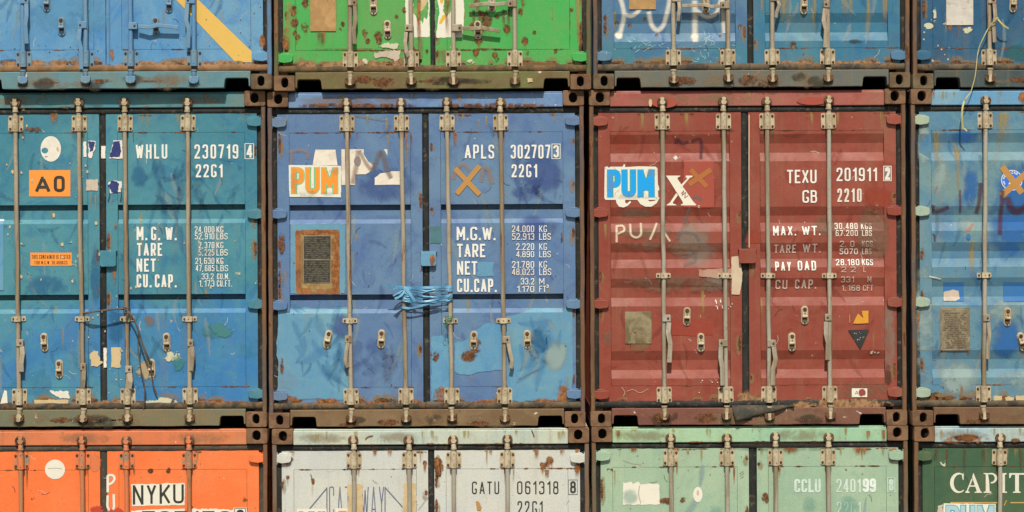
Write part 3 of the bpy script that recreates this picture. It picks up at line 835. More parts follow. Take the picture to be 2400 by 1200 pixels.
P_B3, F_B3 = pair('bottle_green', rgb(76, 116, 82), rgb(90, 122, 82), rgb(62, 104, 84), 13, (rgb(168, 192, 194), rgb(182, 196, 184), rgb(140, 180, 200)), rust=.05, streak=.35, dust=.2, grime=0, darkamt=.5, tint=(0.72, 0.67, 0.7))

WHITE = flat_mat('white_lettering', rgb(232, 230, 218), chips=.13, fade=.15)
WHITE_WORN = flat_mat('worn_white_lettering', rgb(226, 216, 200), chips=.30, fade=.3)
WHITE_FAINT = flat_mat('faded_white_lettering', rgb(196, 172, 158), chips=.30, fade=.3)
WHITE_MINT = flat_mat('chalky_lettering', rgb(206, 222, 208), rgb(170, 204, 184), chips=.2, fade=.4)
BLACK = flat_mat('black_lettering', rgb(54, 54, 48), rgb(78, 76, 66), chips=.06, fade=.15)
INK = flat_mat('small_black_print', rgb(60, 44, 26), chips=.16, fade=.1)
NAVY_LINE = flat_mat('slate_blue_lettering', rgb(96, 102, 128), rgb(140, 142, 140), chips=.2, fade=.3)
PAPER = flat_mat('white_sticker', rgb(228, 224, 206), rgb(214, 208, 190), chips=.02, fade=.12)
PAPER_TORN = flat_mat('torn_white_paper', rgb(230, 226, 212), rgb(208, 198, 176), chips=.20, fade=.25)
CREAM = flat_mat('old_glue_cream', rgb(206, 184, 140), rgb(186, 160, 116), chips=.16, fade=.3)
ORANGE_ST = flat_mat('orange_sticker', rgb(246, 152, 62), rgb(240, 146, 66), chips=.03, fade=.1)
ORANGE_L = flat_mat('orange_letter', rgb(240, 150, 52), rgb(232, 142, 60), chips=.03, fade=.08)
GREEN_EDGE = flat_mat('green_edge', rgb(110, 190, 140), fade=.15)
BLUE_L = flat_mat('cyan_letter', rgb(18, 160, 236), rgb(40, 168, 230), chips=.03, fade=.06)
TEAL_EDGE = flat_mat('teal_edge', rgb(60, 160, 170), fade=.15)
PALE_CYAN = flat_mat('pale_cyan_letter', rgb(168, 200, 206), rgb(150, 190, 200), chips=.1, fade=.2)
NAVY_PAPER = flat_mat('navy_sticker', rgb(44, 56, 112), rgb(60, 72, 120), chips=.12, fade=.2)
BLUE_NEW = paint('fresh_blue_patch', rgb(90, 148, 184), rgb(112, 160, 182), rgb(78, 136, 180), 81, rust=.04, streak=.2, dust=.15, grime=0, edges=(.05, 0))
BLUE_NEW2 = paint('pale_blue_patch', rgb(98, 150, 178), rgb(120, 162, 172), rgb(80, 138, 182), 82, rust=.05, streak=.35, dust=.25, grime=0, edges=(.08, 0))
BLUE_SQ = flat_mat('royal_blue_patch', rgb(52, 112, 170), rgb(70, 118, 164), fade=.2)
RED_NEW = flat_mat('fresh_red_patch', rgb(164, 76, 60), rgb(160, 84, 70), chips=.05, fade=.3)
RED_DARK = flat_mat('dark_red_patch', rgb(146, 62, 46), rgb(154, 70, 54), chips=.05, fade=.3)
CREAM_PAINT = flat_mat('cream_overpaint', rgb(206, 188, 160), rgb(196, 162, 136), chips=.16, fade=.3)
TAPE = flat_mat('brown_tape', rgb(184, 138, 76), rgb(172, 126, 70), fade=.2)
TAPE_RED = flat_mat('tan_paint_cross', rgb(172, 106, 56), rgb(178, 112, 52), chips=.06, fade=.2)
YELLOW = flat_mat('yellow_stripe', rgb(222, 182, 92), rgb(214, 174, 96), chips=.03, fade=.15)
GREYP = flat_mat('grey_overspray', rgb(150, 142, 140), rgb(164, 146, 136), fade=.2)
GLUE_GREY = flat_mat('stained_paper', rgb(200, 186, 166), rgb(172, 156, 136), chips=.10, fade=.3)
SOFT_RUST = soft_mat('rust_bleed', RUST_A, .85, 1, second=RUST_B, nscale=16, hard=.38)
SOFT_RUST2 = soft_mat('rust_fleck', RUST_A, .9, 2, second=RUST_C, nscale=34, hard=.34)
RUN_RUST = soft_mat('rust_run', RUST_B, .85, 3, 'run', second=RUST_A)
RUN_DIRT = soft_mat('dirt_run', rgb(112, 100, 70), .7, 4, 'run')
RUN_YEL = soft_mat('ochre_run', rgb(170, 150, 90), .6, 5, 'run')
SOFT_DIRT = soft_mat('dirt_blot', rgb(130, 102, 82), .5, 6, second=rgb(142, 114, 92), hard=.5)
SOFT_DARK = soft_mat('soot_shade_blot', rgb(62, 56, 46), .5, 7, hard=.4)  # dirt and grease; under the cams also painted shadow
SOFT_BLUE = soft_mat('blue_brush_mark', rgb(52, 112, 154), .6, 8, nscale=7, hard=.55)
SOFT_VIOLET = soft_mat('violet_brush_mark', rgb(76, 98, 154), .6, 9, nscale=6, hard=.55)
SOFT_SKY = soft_mat('sky_blue_wash', rgb(100, 162, 200), .7, 10, nscale=6, hard=.55)
SOFT_GREY = soft_mat('grey_wash', rgb(150, 146, 130), .45, 12, nscale=6, hard=.55)
SOFT_PALE = soft_mat('chalk_wash', rgb(152, 174, 170), .8, 13, nscale=5, hard=.55)
SOFT_RED = soft_mat('red_wash', rgb(168, 74, 54), .6, 14, nscale=6, hard=.5)
SOFT_TAN = soft_mat('tan_bleed', rgb(144, 116, 80), .5, 15, hard=.5)
CRUST = soft_mat('caked_dirt', rgb(164, 128, 92), 1.0, 16, second=rgb(128, 92, 62), nscale=14)
SPRAY_W = soft_mat('white_spray', rgb(226, 224, 212), .82, 17, 'line')
SPRAY_DARK = soft_mat('maroon_spray', rgb(92, 56, 66), .6, 18, 'line')
SPRAY_GREY = soft_mat('grey_spray', rgb(124, 114, 110), .55, 19, 'line')
SPRAY_TAN = soft_mat('tan_spray', rgb(160, 138, 122), .5, 20, 'line')
CHALK = soft_mat('cream_handwriting', rgb(216, 196, 168), .95, 21, 'line', nscale=26)
SCRAPE = soft_mat('pale_scrape', rgb(200, 198, 166), 1.0, 22, nscale=18, hard=.06)
def plate_mat(name, base, line, seed, rows, metal=0.0):
    g = G(name); g.coord(seed)
    c = g.mix(g.smooth(g.noise(14, 5, .65), .4, .65), base, line)
    x, y, z = g.sep(g.raw)
    w = g.math('FRACT', g.math('MULTIPLY', z, rows))
    ln = g.math('MULTIPLY', g.smooth(w, .35, .45), g.smooth(g.noise(1.0, 2, .5, 0, (120, 1, 14)), .46, .54))
    c = g.mix(g.math('MULTIPLY', ln, .55), c, line)
    return g.done(c, .45, None, spec=.5, metal=metal)
PL_BLACK = plate_mat('black_data_plate', rgb(36, 36, 32), rgb(74, 70, 56), 3, 95)
PL_TAN = plate_mat('tan_data_plate', rgb(150, 136, 108), rgb(104, 92, 72), 4, 80)
PL_BRASS = steel('brass_plate', rgb(168, 132, 82), rgb(190, 150, 98), rgb(120, 84, 48), .3, 30, .5, per_object=False)
PL_SILVER = steel('silver_plate', rgb(196, 190, 178), rgb(210, 204, 192), rgb(130, 90, 60), .12, 31, .4, per_object=False)
PL_MIRROR = steel('tarnished_plate', rgb(112, 98, 70), rgb(150, 138, 106), rgb(60, 56, 44), .45, 32, .35, per_object=False)
PL_RIM = steel('plate_rim', rgb(150, 138, 116), rgb(120, 106, 84), rgb(96, 66, 44), .3, 33, .5, per_object=False)

def row_block(c, rows, xr, xu, x1, mat, mat2=None):
    """two columns of weights: figures end at xr, units run xu..x1"""
    for (y0, y1, a, b, m) in rows:
        n = len(a); c.text(a, xr - n * (y1 - y0) * .58, y0, xr, y1, m, t=.115, gap=.15)
        c.text(b, xu, y0, xu + (x1 - xu) * min(1, len(b) / 3), y1, m, t=.115, gap=.15)

def boxed(c, ch, x0, y0, x1, y1, mat, t=1.6, fill=None):
    for q in ((x0, y0, x1, y0 + t), (x0, y1 - t, x1, y1), (x0, y0 + t, x0 + t, y1 - t), (x1 - t, y0 + t, x1, y1 - t)):
        pass
    p = [c.xz(x0, y0), c.xz(x1, y0), c.xz(x1, y1), c.xz(x0, y1)]
    i = [c.xz(x0 + t, y0 + t), c.xz(x1 - t, y0 + t), c.xz(x1 - t, y1 - t), c.xz(x0 + t, y1 - t)]
    c.drape('lettering', [[p[k], p[(k + 1) % 4], i[(k + 1) % 4], i[k]] for k in range(4)], mat, uv=[[(0, 0)] * 4] * 4)
    c.text(ch, x0 + 4.5, y0 + 3.5, x1 - 4, y1 - 3.5, mat, t=.16)

def pum(c, x0, y0, x1, y1, letter, edge, t=.165):
    w = x1 - x0
    for st, a, b in (('P', 0, .27), ('U', .31, .60), ('M', .655, 1.0)):
        c.text(st, x0 + a * w - 1.6, y0 - 1.8, x0 + b * w + 1.6, y1 + 1.8, edge, t=t + .06, rad=.5)
    for st, a, b in (('P', 0, .27), ('U', .31, .60), ('M', .655, 1.0)):
        c.text(st, x0 + a * w, y0, x0 + b * w, y1, letter, t=t, rad=.5)

def print_rows(c, x0, y0, x1, y1, rows, mat, seed, plane):
    """fine unreadable print on a data plate: broken lines of short dashes"""
    q = random.Random(seed); P = []
    for r in range(rows):
        y = y0 + (y1 - y0) * (r + .5) / rows; h = (y1 - y0) / rows * .42; x = x0 + q.choice((0, 0, 3, 8))
        while x < x1 - 2:
            w = min(q.uniform(2, 11), x1 - x); P.append([c.xz(x, y), c.xz(x + w, y), c.xz(x + w, y + h), c.xz(x, y + h)]); x += w + q.choice((1.5, 2, 5, 9))
    o = c.drape('lettering', P, mat, uv=[[(0, 0)] * 4] * len(P), plane=plane); o['kind'] = 'stuff'; return o

def specks(c, name, n, x0, y0, x1, y1, mat, smin, smax, seed, tall=1.2):
    q = random.Random(seed); P = []
    for _ in range(n):
        x, y = q.uniform(x0, x1), q.uniform(y0, y1); r = q.uniform(smin, smax); k = 7; a0 = q.uniform(0, 6)
        P.append([c.xz(x + r * q.uniform(.5, 1.1) * math.cos(a0 + 6.28 * i / k), y + tall * r * q.uniform(.5, 1.1) * math.sin(a0 + 6.28 * i / k)) for i in range(k)])
    o = c.drape(name, P, mat); o['kind'] = 'stuff'; return o

def marks(c, x0, y0, x1, y1, n, mat, w, ln, seed, tilt=.5):
    """short curved brush strokes of older paint"""
    q = random.Random(seed); P, U = [], []
    for _ in range(n):
        x, y = q.uniform(x0, x1), q.uniform(y0, y1); a = R(90) + q.gauss(0, tilt); L = ln * q.uniform(.5, 1.2); bend = q.uniform(-.5, .5)
        pts = []
        for k in range(6):
            t = k / 5; pts.append(Vector(c.xz(x + math.cos(a + bend * t) * L * t, y + math.sin(a + bend * t) * L * t)))
        ww = w * q.uniform(.5, 1.3) / S
        for r in ribbon(pts, [ww * v for v in (.5, 1, 1.1, .9, .6, .25)]):
            if not all(any(a_ < v[0] < b_ for a_, b_ in c.panels) for v in r[:4]): continue
            P.append([tuple(r[k]) for k in range(4)]); U.append([(0, r[4]), (1, r[4]), (1, r[5]), (0, r[5])])
    o = c.drape('brush_mark', P, mat, uv=U); o['kind'] = 'stuff'; return o

def scatter(c, name, boxes, mat, plane=None, parent=None):
    P, U = [], []
    for (x0, y0, x1, y1) in boxes:
        P.append([c.xz(x0, y0), c.xz(x1, y0), c.xz(x1, y1), c.xz(x0, y1)]); U.append([(0, 1), (1, 1), (1, 0), (0, 0)])
    o = c.drape(name, P, mat, uv=U, plane=plane, parent=parent); o['kind'] = 'stuff'; return o

LINE_BLUE = soft_mat('dark_blue_stroke', rgb(52, 106, 146), .20, 61, 'line'); LINE_SKY = soft_mat('sky_stroke', rgb(84, 148, 192), .28, 71, 'line'); LINE_VIOLET = soft_mat('violet_stroke', rgb(78, 100, 152), .18, 62, 'line')
LINE_PALE = soft_mat('pale_stroke', rgb(150, 172, 176), .4, 63, 'line'); LINE_RUST = soft_mat('rust_line', RUST_A, .8, 64, 'line', nscale=40)
LINE_DARK = soft_mat('dark_scratch', rgb(58, 54, 48), .7, 65, 'line', nscale=30); LINE_LIGHT = soft_mat('light_scratch', rgb(214, 208, 190), .7, 66, 'line', nscale=30)
SILL_TAN = soft_mat('sill_mud', rgb(150, 126, 94), .42, 69, hard=.7, nscale=16)
HALO = soft_mat('ochre_bleed', rgb(160, 134, 92), .45, 67, hard=.4, nscale=12)
FLECK_L = flat_mat('pale_fleck', rgb(206, 196, 170), fade=.2); FLECK_D = flat_mat('dark_fleck', rgb(82, 66, 52), fade=.3)

def weather(c, seed, rust=1.0, stroke=None, pale=True):
    """fine wear every steel container has: rust on seams and edges, runs, scratches, grease and painted shade below the cams"""
    q = random.Random(seed); t = c.top_px; P = c.P
    gl, gr = P['gap']; cx = 1200 + c.cx * S; xL, xR = cx - 350, cx + 350
    doors = ((xL, gl), (gr, xR)); ox = TH * (t + 395 - 600); oy = lambda x: -TH * (x - 1200)
    Y = lambda x, d: t + d + oy(x)
    # broken rust along the two weld seams and the panel sides
    for d in (96, 695):
        B = []
        for a, b in doors:
            for _ in range(int(9 * rust)):
                x = q.uniform(a + 26, b - 40); w = q.uniform(6, 46); B.append((x, Y(x, d) - 2.2, x + w, Y(x, d) + 2.6))
        scatter(c, 'rust_stain', B, SOFT_RUST2)
    B, Hh, Rn = [], [], []
    for a, b in doors:
        for _ in range(int(16 * rust)):                      # bottom and top edge of each door
            x = q.uniform(a, b - 30); w = q.uniform(10, 50); h = q.uniform(3, 12)
            if q.random() < .7: B.append((x, Y(x, 731) - h, x + w, Y(x, 731) + 1)); Hh.append((x - 6, Y(x, 731) - h * 2.2, x + w + 6, Y(x, 731)))
            else: B.append((x, Y(x, 53), x + w, Y(x, 53) + h * .6)); Rn.append((x + w * .3, Y(x, 53), x + w * .3 + q.uniform(5, 16), Y(x, 53) + q.uniform(14, 60)))
        for _ in range(int(12 * rust)):                      # sides
            y = q.uniform(60, 700); h = q.uniform(8, 50); e = (a + 4.5 if q.random() < .5 else b - 4.5)
            B.append((e - 4.5, t + y, e + 4.5, t + y + h)); e2 = e + (3 if e < (a + b) / 2 else -3); Hh.append((e2 - 7.5, t + y - 6, e2 + 7.5, t + y + h + 14))
        for _ in range(int(7 * rust)):
            x = q.uniform(a + 10, b - 10); y = q.uniform(90, 640); Rn.append((x - 4, t + y, x + q.uniform(3, 8), t + y + q.uniform(20, 90)))
    scatter(c, 'rust_stain', Hh, HALO); scatter(c, 'rust_stain', B, SOFT_RUST2); scatter(c, 'rust_run', Rn, RUN_YEL)
    Rb = []
    for x0, xb in P['rods']:                                 # runs below the brackets
        for k in range(2):
            x = xb + q.uniform(-16, 10); Rb.append((x, Y(x, 94), x + q.uniform(5, 10), Y(x, 94) + q.uniform(15, 70)))
    scatter(c, 'rust_run', Rb, RUN_RUST if rust > .7 else RUN_DIRT)
    # scratches
    for mat, n in ((LINE_DARK, 9), (LINE_LIGHT, 9)):
        Pp, U = [], []
        for a, b in doors:
            for _ in range(n):
                x, y = q.uniform(a + 8, b - 20), t + q.uniform(60, 720); an = q.uniform(0, 6.28); L = q.uniform(5, 26)
                pts = [Vector(c.xz(x, y)), Vector(c.xz(x + L * .5 * math.cos(an), y + L * .5 * math.sin(an))), Vector(c.xz(x + L * math.cos(an + .3), y + L * math.sin(an + .3)))]
                for r in ribbon(pts, q.uniform(1.2, 2.6) / S): Pp.append([tuple(r[k]) for k in range(4)]); U.append([(0, 0), (1, 0), (1, 1), (0, 1)])
        o = c.drape('scratch', Pp, mat, uv=U); o['kind'] = 'stuff'
    for a, b in doors:
        specks(c, 'paint_chip', 22, a + 6, t + 60, b - 6, t + 725, FLECK_D, .4, 1.5, seed + int(a)); specks(c, 'paint_chip', 14, a + 6, t + 60, b - 6, t + 725, FLECK_L, .4, 1.7, seed + 7 + int(a))
        if stroke: marks(c, a + 20, t + 70, b - 30, t + 640, 26, stroke, 15, 60, seed + 3 + int(a))
        if pale: marks(c, a + 20, t + 70, b - 30, t + 640, 14, LINE_PALE, 18, 90, seed + 5 + int(a), .15)
    # sill: grease with painted-in shadow under the cams, mud, scrapes
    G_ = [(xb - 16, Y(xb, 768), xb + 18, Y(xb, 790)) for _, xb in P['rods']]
    scatter(c, 'grease_shade', G_, SOFT_DARK, plane=c.sy, parent=c.sill)
    B1_ = [(x, Y(x, q.uniform(744, 770)), x + q.uniform(30, 130), Y(x, q.uniform(776, 796))) for x in [q.uniform(xL + 100, xR - 220) for _ in range(12)]]
    scatter(c, 'dirt_stain', B1_[:6], SILL_TAN, plane=c.sy, parent=c.sill); scatter(c, 'dirt_stain', B1_[6:9], SOFT_DARK, plane=c.sy, parent=c.sill); scatter(c, 'rust_stain', [(a, b + 8, a + 60, d - 6) for a, b, _, d in B1_[9:]], SOFT_RUST2, plane=c.sy, parent=c.sill)
    # header: rust creeping up from the seal, runs
    B2_ = [(x, Y(x, 38) - q.uniform(2, 4.5), x + q.uniform(12, 70), Y(x, 38) + 1) for x in [q.uniform(xL + 30, xR - 70) for _ in range(int(8 * rust))]]
    B3_ = [(x, Y(x, 5), x + q.uniform(5, 16), Y(x, 5) + q.uniform(14, 34)) for x in [q.uniform(xL + 30, xR - 40) for _ in range(int(9 * rust))]]
    if B2_: scatter(c, 'rust_stain', B2_, SOFT_RUST2, plane=c.hy, parent=c.header)
    if B3_: scatter(c, 'rust_run', B3_, RUN_YEL, plane=c.hy, parent=c.header)
    scatter(c, 'dirt_stain', [(x - 60, Y(x, 6), x + 120, Y(x, 38)) for x in [q.uniform(xL, xR - 90) for _ in range(2)]], SILL_TAN, plane=c.hy, parent=c.header)

# ================================================================== TOP ROW
T0 = Container(2, 269, 5, -.045, 'bright blue container with a yellow diagonal stripe on its right door, above the teal one', dict(
    seed=1, paint=P_T0, frame=F_T0, gap=(246, 257), rods=[(56, 56), (203, 203), (308, 308), (456, 456)], rod=M['rod_blue'], br=M['br_blue'], cast=M['cast_grey'],
    gaskb=M['rubber_brown'], gaskc=M['rod_blue'], keep=M['br_blue'], sillp=F_T0,
    handles=[(64, 2, [(65, 8), (66, 40), (63, 60), (66, 104)], 10), (191, 60, [(190, 66), (188, 95), (193, 118), (193, 164)], 10),
             (318, 62, [(326, 63), (352, 66), (372, 61), (420, 66)], 9), (443, 2, [(441, 10), (439, 50), (445, 70), (443, 114)], 10)],
    catches=[(110, 6), (145, 62), (397, 8), (366, 62)]))
weather(T0, 101, .6, LINE_BLUE)
T0.poly('paint_stripe', [(400, -14), (451, -14), (590, 121), (590, 146), (552, 146)], YELLOW)
T0.stain('rust_run', 606, 78, 624, 124, SOFT_RUST); T0.stain('rust_run', 256, 108, 270, 150, SOFT_RUST)
T0.brush('rust_stain', [(-5, 79), (14, 79), (17, 72), (17, 0)], 1.6, SOFT_RUST2)
T0.stain('dirt_crust', -10, 138, 60, 152, SOFT_DARK); T0.stain('dirt_crust', -100, 140, 250, 160, CRUST); T0.stain('dirt_crust', 262, 140, 622, 160, CRUST)
specks(T0, 'paint_chip', 26, 20, 60, 600, 135, RUST_FL := flat_mat('dark_chip', rgb(74, 78, 90), rgb(96, 80, 60), fade=.3), .7, 2.0, 5)
specks(T0, 'rust_stain', 14, 480, 0, 625, 140, SOFT_RUST2 if 0 else RUST_FL, .7, 1.8, 15)
T0.stain('paint_patch', 30, -20, 300, 90, SOFT_SKY)

T1 = Container(2, 1016, 1, -.024, 'bright green rust-spotted container with a torn white poster across its doors', dict(
    seed=2, paint=P_T1, frame=F_T1, gap=(1007, 1019), rods=[(821, 821), (964, 964), (1063, 1063), (1207, 1207)], gaskb=M['rubber_green'], keep=M['br_blue'] if 0 else M['keeper'],
    handles=[(831, 6, [(832, 14), (834, 50), (830, 70), (832, 104)], 9), (955, 66, [(952, 76), (950, 100), (953, 124), (958, 134)], 9),
             (1077, 66, [(1084, 67), (1110, 68), (1130, 66), (1172, 74)], 9), (1196, 9, [(1188, 9), (1160, 12), (1140, 10), (1099, 14)], 9)],
    catches=[(875, 12), (908, 69), (1120, 70), (1153, 6)]))
weather(T1, 102, 1.3, None, False)
c = T1
GREENP = flat_mat('green_smear', rgb(70, 156, 80), rgb(180, 176, 100), chips=.35, fade=.3)
YELP = flat_mat('yellow_smear', rgb(222, 180, 60), rgb(200, 170, 80), chips=.2, fade=.2)
c.poly('torn_poster', [(950, -12), (1006, -12), (1006, 86), (970, 87), (970, 62), (950, 60)], PAPER, rag=1.2, step=5, seed=3)
c.poly('torn_poster', [(1021, -12), (1087, -12), (1087, 62), (1083, 87), (1023, 88)], PAPER, rag=1.0, step=5, seed=4)
c.poly('torn_poster', [(968, -10), (1003, -10), (1004, 30), (1000, 46), (994, 40), (990, 56), (985, 44), (980, 58), (975, 40), (968, 30)], GREENP, rag=1.8, step=3, seed=5)
c.poly('torn_poster', [(985, -10), (1002, -10), (1000, 6), (990, 24), (984, 26)], CREAM, rag=1.5, step=3, seed=6)
c.poly('torn_poster', [(1019, -10), (1026, -10), (1030, 30), (1025, 60), (1020, 88)], GREENP, rag=1.2, step=3, seed=7)
c.poly('torn_poster', [(1028, 56), (1036, 36), (1046, 30), (1044, 42), (1034, 56)], YELP, rag=1.2, step=3, seed=8)
c.poly('torn_poster', [(1028, -10), (1042, -10), (1038, 8), (1032, 6)], YELP, rag=1.2, step=3, seed=9)
c.poly('torn_poster', [(1040, 0), (1058, -8), (1058, 22), (1046, 40), (1038, 24)], GREENP, rag=2, step=3, seed=10)
c.stain('rust_run', 974, -5, 990, 150, RUN_RUST); c.stain('rust_run', 1040, -5, 1056, 115, RUN_RUST); c.stain('rust_run', 976, 60, 996, 146, SOFT_TAN)
c.plate(727, -20, 787, 73, PL_BRASS, label='tarnished brown brass plate')
c.stain('rust_run', 740, 72, 768, 122, RUN_RUST); c.stain('rust_run', 738, 76, 764, 118, RUN_DIRT)
q = random.Random(4)
for (x, y, r) in [(688, 24, 9), (690, 52, 8), (715, 62, 9), (715, 5, 8), (692, 78, 6), (697, 86, 6), (802, 55, 5), (797, 68, 4), (855, 76, 7), (887, 82, 9), (861, 95, 5), (888, 96, 6), (948, 22, 5), (929, 38, 4),
                  (1115, 120, 7), (1123, 92, 9), (1140, 45, 12), (1132, 58, 10), (1130, 30, 7), (1165, 36, 5), (1188, 65, 8), (1220, 26, 6), (1230, 94, 7), (1237, 122, 4), (1252, 75, 4), (1160, 126, 6), (1165, 140, 5), (1107, 60, 6),
                  (1118, 8, 8), (1225, 3, 7), (1072, 120, 6), (968, 114, 5), (978, 128, 7), (1000, 120, 4), (1340, 20, 4), (1302, 118, 4)]:
    c.stain('rust_stain', x - r * 1.3, y - r * 1.5, x + r * 1.3, y + r * 1.7, SOFT_RUST2)
    if r > 5: c.stain('rust_run', x - r * .6, y, x + r * .6, y + r * 3.4, RUN_RUST)
for x in (1110, 1122, 1140, 1180, 1190): c.stain('rust_run', x - 6, 20, x + 8, 20 + 60, RUN_DIRT)
c.poly('paint_scrape', [(876, 124), (908, 118), (939, 117), (936, 134), (926, 146), (920, 138), (900, 134), (878, 136)], GLUE_GREY, rag=2, step=3, seed=12)
c.stain('paint_scrape', 882, 98, 942, 116, SCRAPE); c.stain('paint_scrape', 846, 136, 866, 152, SCRAPE); c.stain('paint_scrape', 1094, 138, 1122, 150, SCRAPE)
c.stain('dirt_crust', 660, 138, 1004, 166, CRUST); c.stain('dirt_crust', 1130, 142, 1360, 160, SOFT_TAN); c.stain('dirt_crust', 1022, 110, 1062, 150, SOFT_TAN)
c.stain('rust_stain', 660, 60, 680, 130, SOFT_RUST); c.brush('rust_stain', [(694, 0), (694, 116)], 2, SOFT_RUST2); c.brush('rust_stain', [(1336, 0), (1336, 114)], 2, SOFT_RUST2)
c.brush('rust_stain', [(1052, 114), (1120, 113), (1200, 115), (1335, 115)], 2.6, SOFT_RUST2); c.brush('rust_stain', [(695, 115), (940, 114)], 2.2, SOFT_RUST2)
c.stain('rust_run', 1345, -10, 1368, 135, RUN_YEL); c.stain('rust_run', 660, 0, 690, 140, RUN_YEL)
c.rect('paper_scrap', 1236, 184, 1248, 193, CREAM, rag=1, step=3, plane=.004, parent=c.sill)

T2 = Container(2, 1764, 2, 0.0, 'blue ribbed container with white sprayed letters on its left door, above the red one', dict(
    seed=3, prof='corr', paint=P_T2, paintR=P_T2R, frame=F_T2, gap=(1751, 1766), rods=[(1579, 1579), (1707, 1707), (1811, 1811), (1941, 1941)], cast=M['cast_grey'],
    handles=[(1590, -4, [(1591, 4), (1592, 20), (1590, 36), (1589, 50)], 8), (1694, 12, [(1686, 14), (1668, 16), (1650, 12), (1598, 14)], 8),
             (1822, -6, [(1823, 0), (1826, 12), (1821, 26), (1818, 42)], 8), (1936, 10, [(1934, 20), (1930, 50), (1936, 70), (1934, 112)], 11)],
    catches=[(1655, 8), (1886, 10)]))
weather(T2, 103, .8, LINE_BLUE)
c = T2
c.plate(1475, -20, 1538, 21, PL_BRASS, label='blank brown metal plate')
c.brush('graffiti', [(1452, -12), (1461, 14), (1464, 40), (1456, 70), (1452, 88)], 9, SPRAY_W)
c.brush('graffiti', [(1464, 32), (1480, 38), (1500, 24), (1503, 4), (1496, -12)], 8, SPRAY_W)
c.brush('graffiti', [(1521, 26), (1528, 58), (1541, 72), (1556, 60), (1566, 24), (1572, -12)], 9, SPRAY_W)
c.brush('graffiti', [(1629, 0), (1630, 40), (1630, 98)], 11, SPRAY_W); c.brush('graffiti', [(1632, 22), (1655, 40), (1680, 34), (1692, -6)], 8, SPRAY_W)
c.brush('graffiti', [(1694, -4), (1697, 40), (1699, 76)], 9, SPRAY_W)
for b in ((1440, 68, 1462, 94), (1618, 72, 1643, 100)): c.stain('graffiti', *b, soft_mat('white_drip', rgb(236, 232, 214), .85, 30, hard=.6))
for (x, y, r) in [(1512, 42, 5), (1446, 52, 5), (1477, 58, 5), (1735, 60, 6), (1540, 80, 4), (1690, 82, 4), (1860, 105, 11), (1885, 126, 4)]:
    c.stain('rust_stain', x - r, y - r, x + r, y + r, SOFT_RUST2); c.stain('rust_run', x - r * .6, y, x + r * .6, y + r * 2.6, RUN_YEL)
LINE_ICE = soft_mat('ice_blue_scratch', rgb(160, 196, 206), .75, 72, 'line', nscale=40)
for b in ((1640, 78, 1675, 96), (1615, 118, 1668, 146), (1470, 86, 1530, 112), (1705, 96, 1740, 146), (1480, 96, 1700, 118)): marks(c, *b, 12, LINE_ICE, 2.6, 15, int(b[0]), 2.2)
for k, (x, w, y1) in enumerate(((1780, 14, 60), (1826, 30, 90), (1900, 18, 110), (1968, 40, 60), (2030, 14, 120), (2064, 24, 80))): c.stain('dirt_run', x, -10, x + w, y1, RUN_YEL)
for x in (1490, 1536, 1620, 1900): c.stain('rust_stain', x, 146, x + 34, 160, SOFT_RUST)
c.stain('dirt_crust', 1400, 142, 1750, 160, SOFT_TAN); c.stain('dirt_crust', 1770, 138, 2112, 162, CRUST)
c.stain('paint_patch', 1980, 90, 2030, 102, SOFT_DARK)

T3 = Container(2, 2513, -1, 0.0, 'dark blue container with a blank silver plate, at the top right corner', dict(
    seed=4, paint=P_T3, frame=F_T3, gap=(2507, 2521), rods=[(2320, 2320), (2452, 2452), (2560, 2560), (2700, 2700)], rod=M['rod_cream'], cast=M['cast_grey'],
    handles=[(2328, 0, [(2330, 8), (2332, 40), (2328, 60), (2331, 100)], 9), (2460, 20, [(2462, 28), (2464, 90)], 9), (2550, 20, [(2548, 28), (2546, 90)], 9), (2708, 20, [(2710, 28), (2712, 90)], 9)],
    catches=[(2377, 6), (2420, 60), (2620, 10)]))
weather(T3, 104, .9, LINE_BLUE)
c = T3
c.plate(2220, -20, 2283, 58, PL_SILVER, label='blank silver plate')
c.stain('rust_run', 2222, 57, 2236, 80, RUN_RUST); c.stain('rust_run', 2242, 57, 2256, 100, RUN_RUST); c.stain('rust_run', 2276, 57, 2286, 84, RUN_RUST)
specks(c, 'paint_chip', 16, 2165, 20, 2230, 150, CREAM, .6, 3.0, 6); c.stain('paint_scrape', 2258, 60, 2285, 78, SCRAPE)
c.stain('paint_scrape', 2188, 16, 2200, 52, SCRAPE); c.stain('paint_scrape', 2166, 52, 2190, 68, SCRAPE)
c.stain('paint_patch', 2354, 100, 2420, 150, soft_mat('green_tint', rgb(52, 106, 112), .7, 33, nscale=5))
c.stain('dirt_crust', 2150, 146, 2330, 164, SOFT_TAN)

# ================================================================== MIDDLE ROW
M0 = Container(1, 251, 3, .028, 'teal container with an orange A0 sticker and a loose cable tied between its rods', dict(
    seed=6, prof='groove', paint=P_M0, frame=F_M0, sillp=F_M0S, gap=(230, 246), rods=[(33, 42), (182, 192), (290, 297), (438, 443)], guide=748, cast=M['cast'],
    gaskb=M['rubber_dusty'], sy=.012,
    handles=[(47, 804, [(50, 812), (52, 830), (49, 852), (49, 872)], 11), (194, 860, [(196, 866), (195, 890), (192, 912)], 10), (302, 866, [(303, 874), (305, 895), (301, 912)], 12), (446, 804, [(449, 812), (451, 835), (447, 870)], 10)],
    catches=[(100, 803), (135, 866), (388, 803), (352, 864)], block=(251, 607, 38, 36)))
weather(M0, 105, .6, LINE_BLUE)
c = M0
marks(c, 345, 370, 440, 470, 16, LINE_BLUE, 18, 80, 3); marks(c, 455, 380, 570, 470, 12, LINE_BLUE, 20, 60, 4); c.stain('paint_patch', 40, 640, 160, 700, SOFT_BLUE)
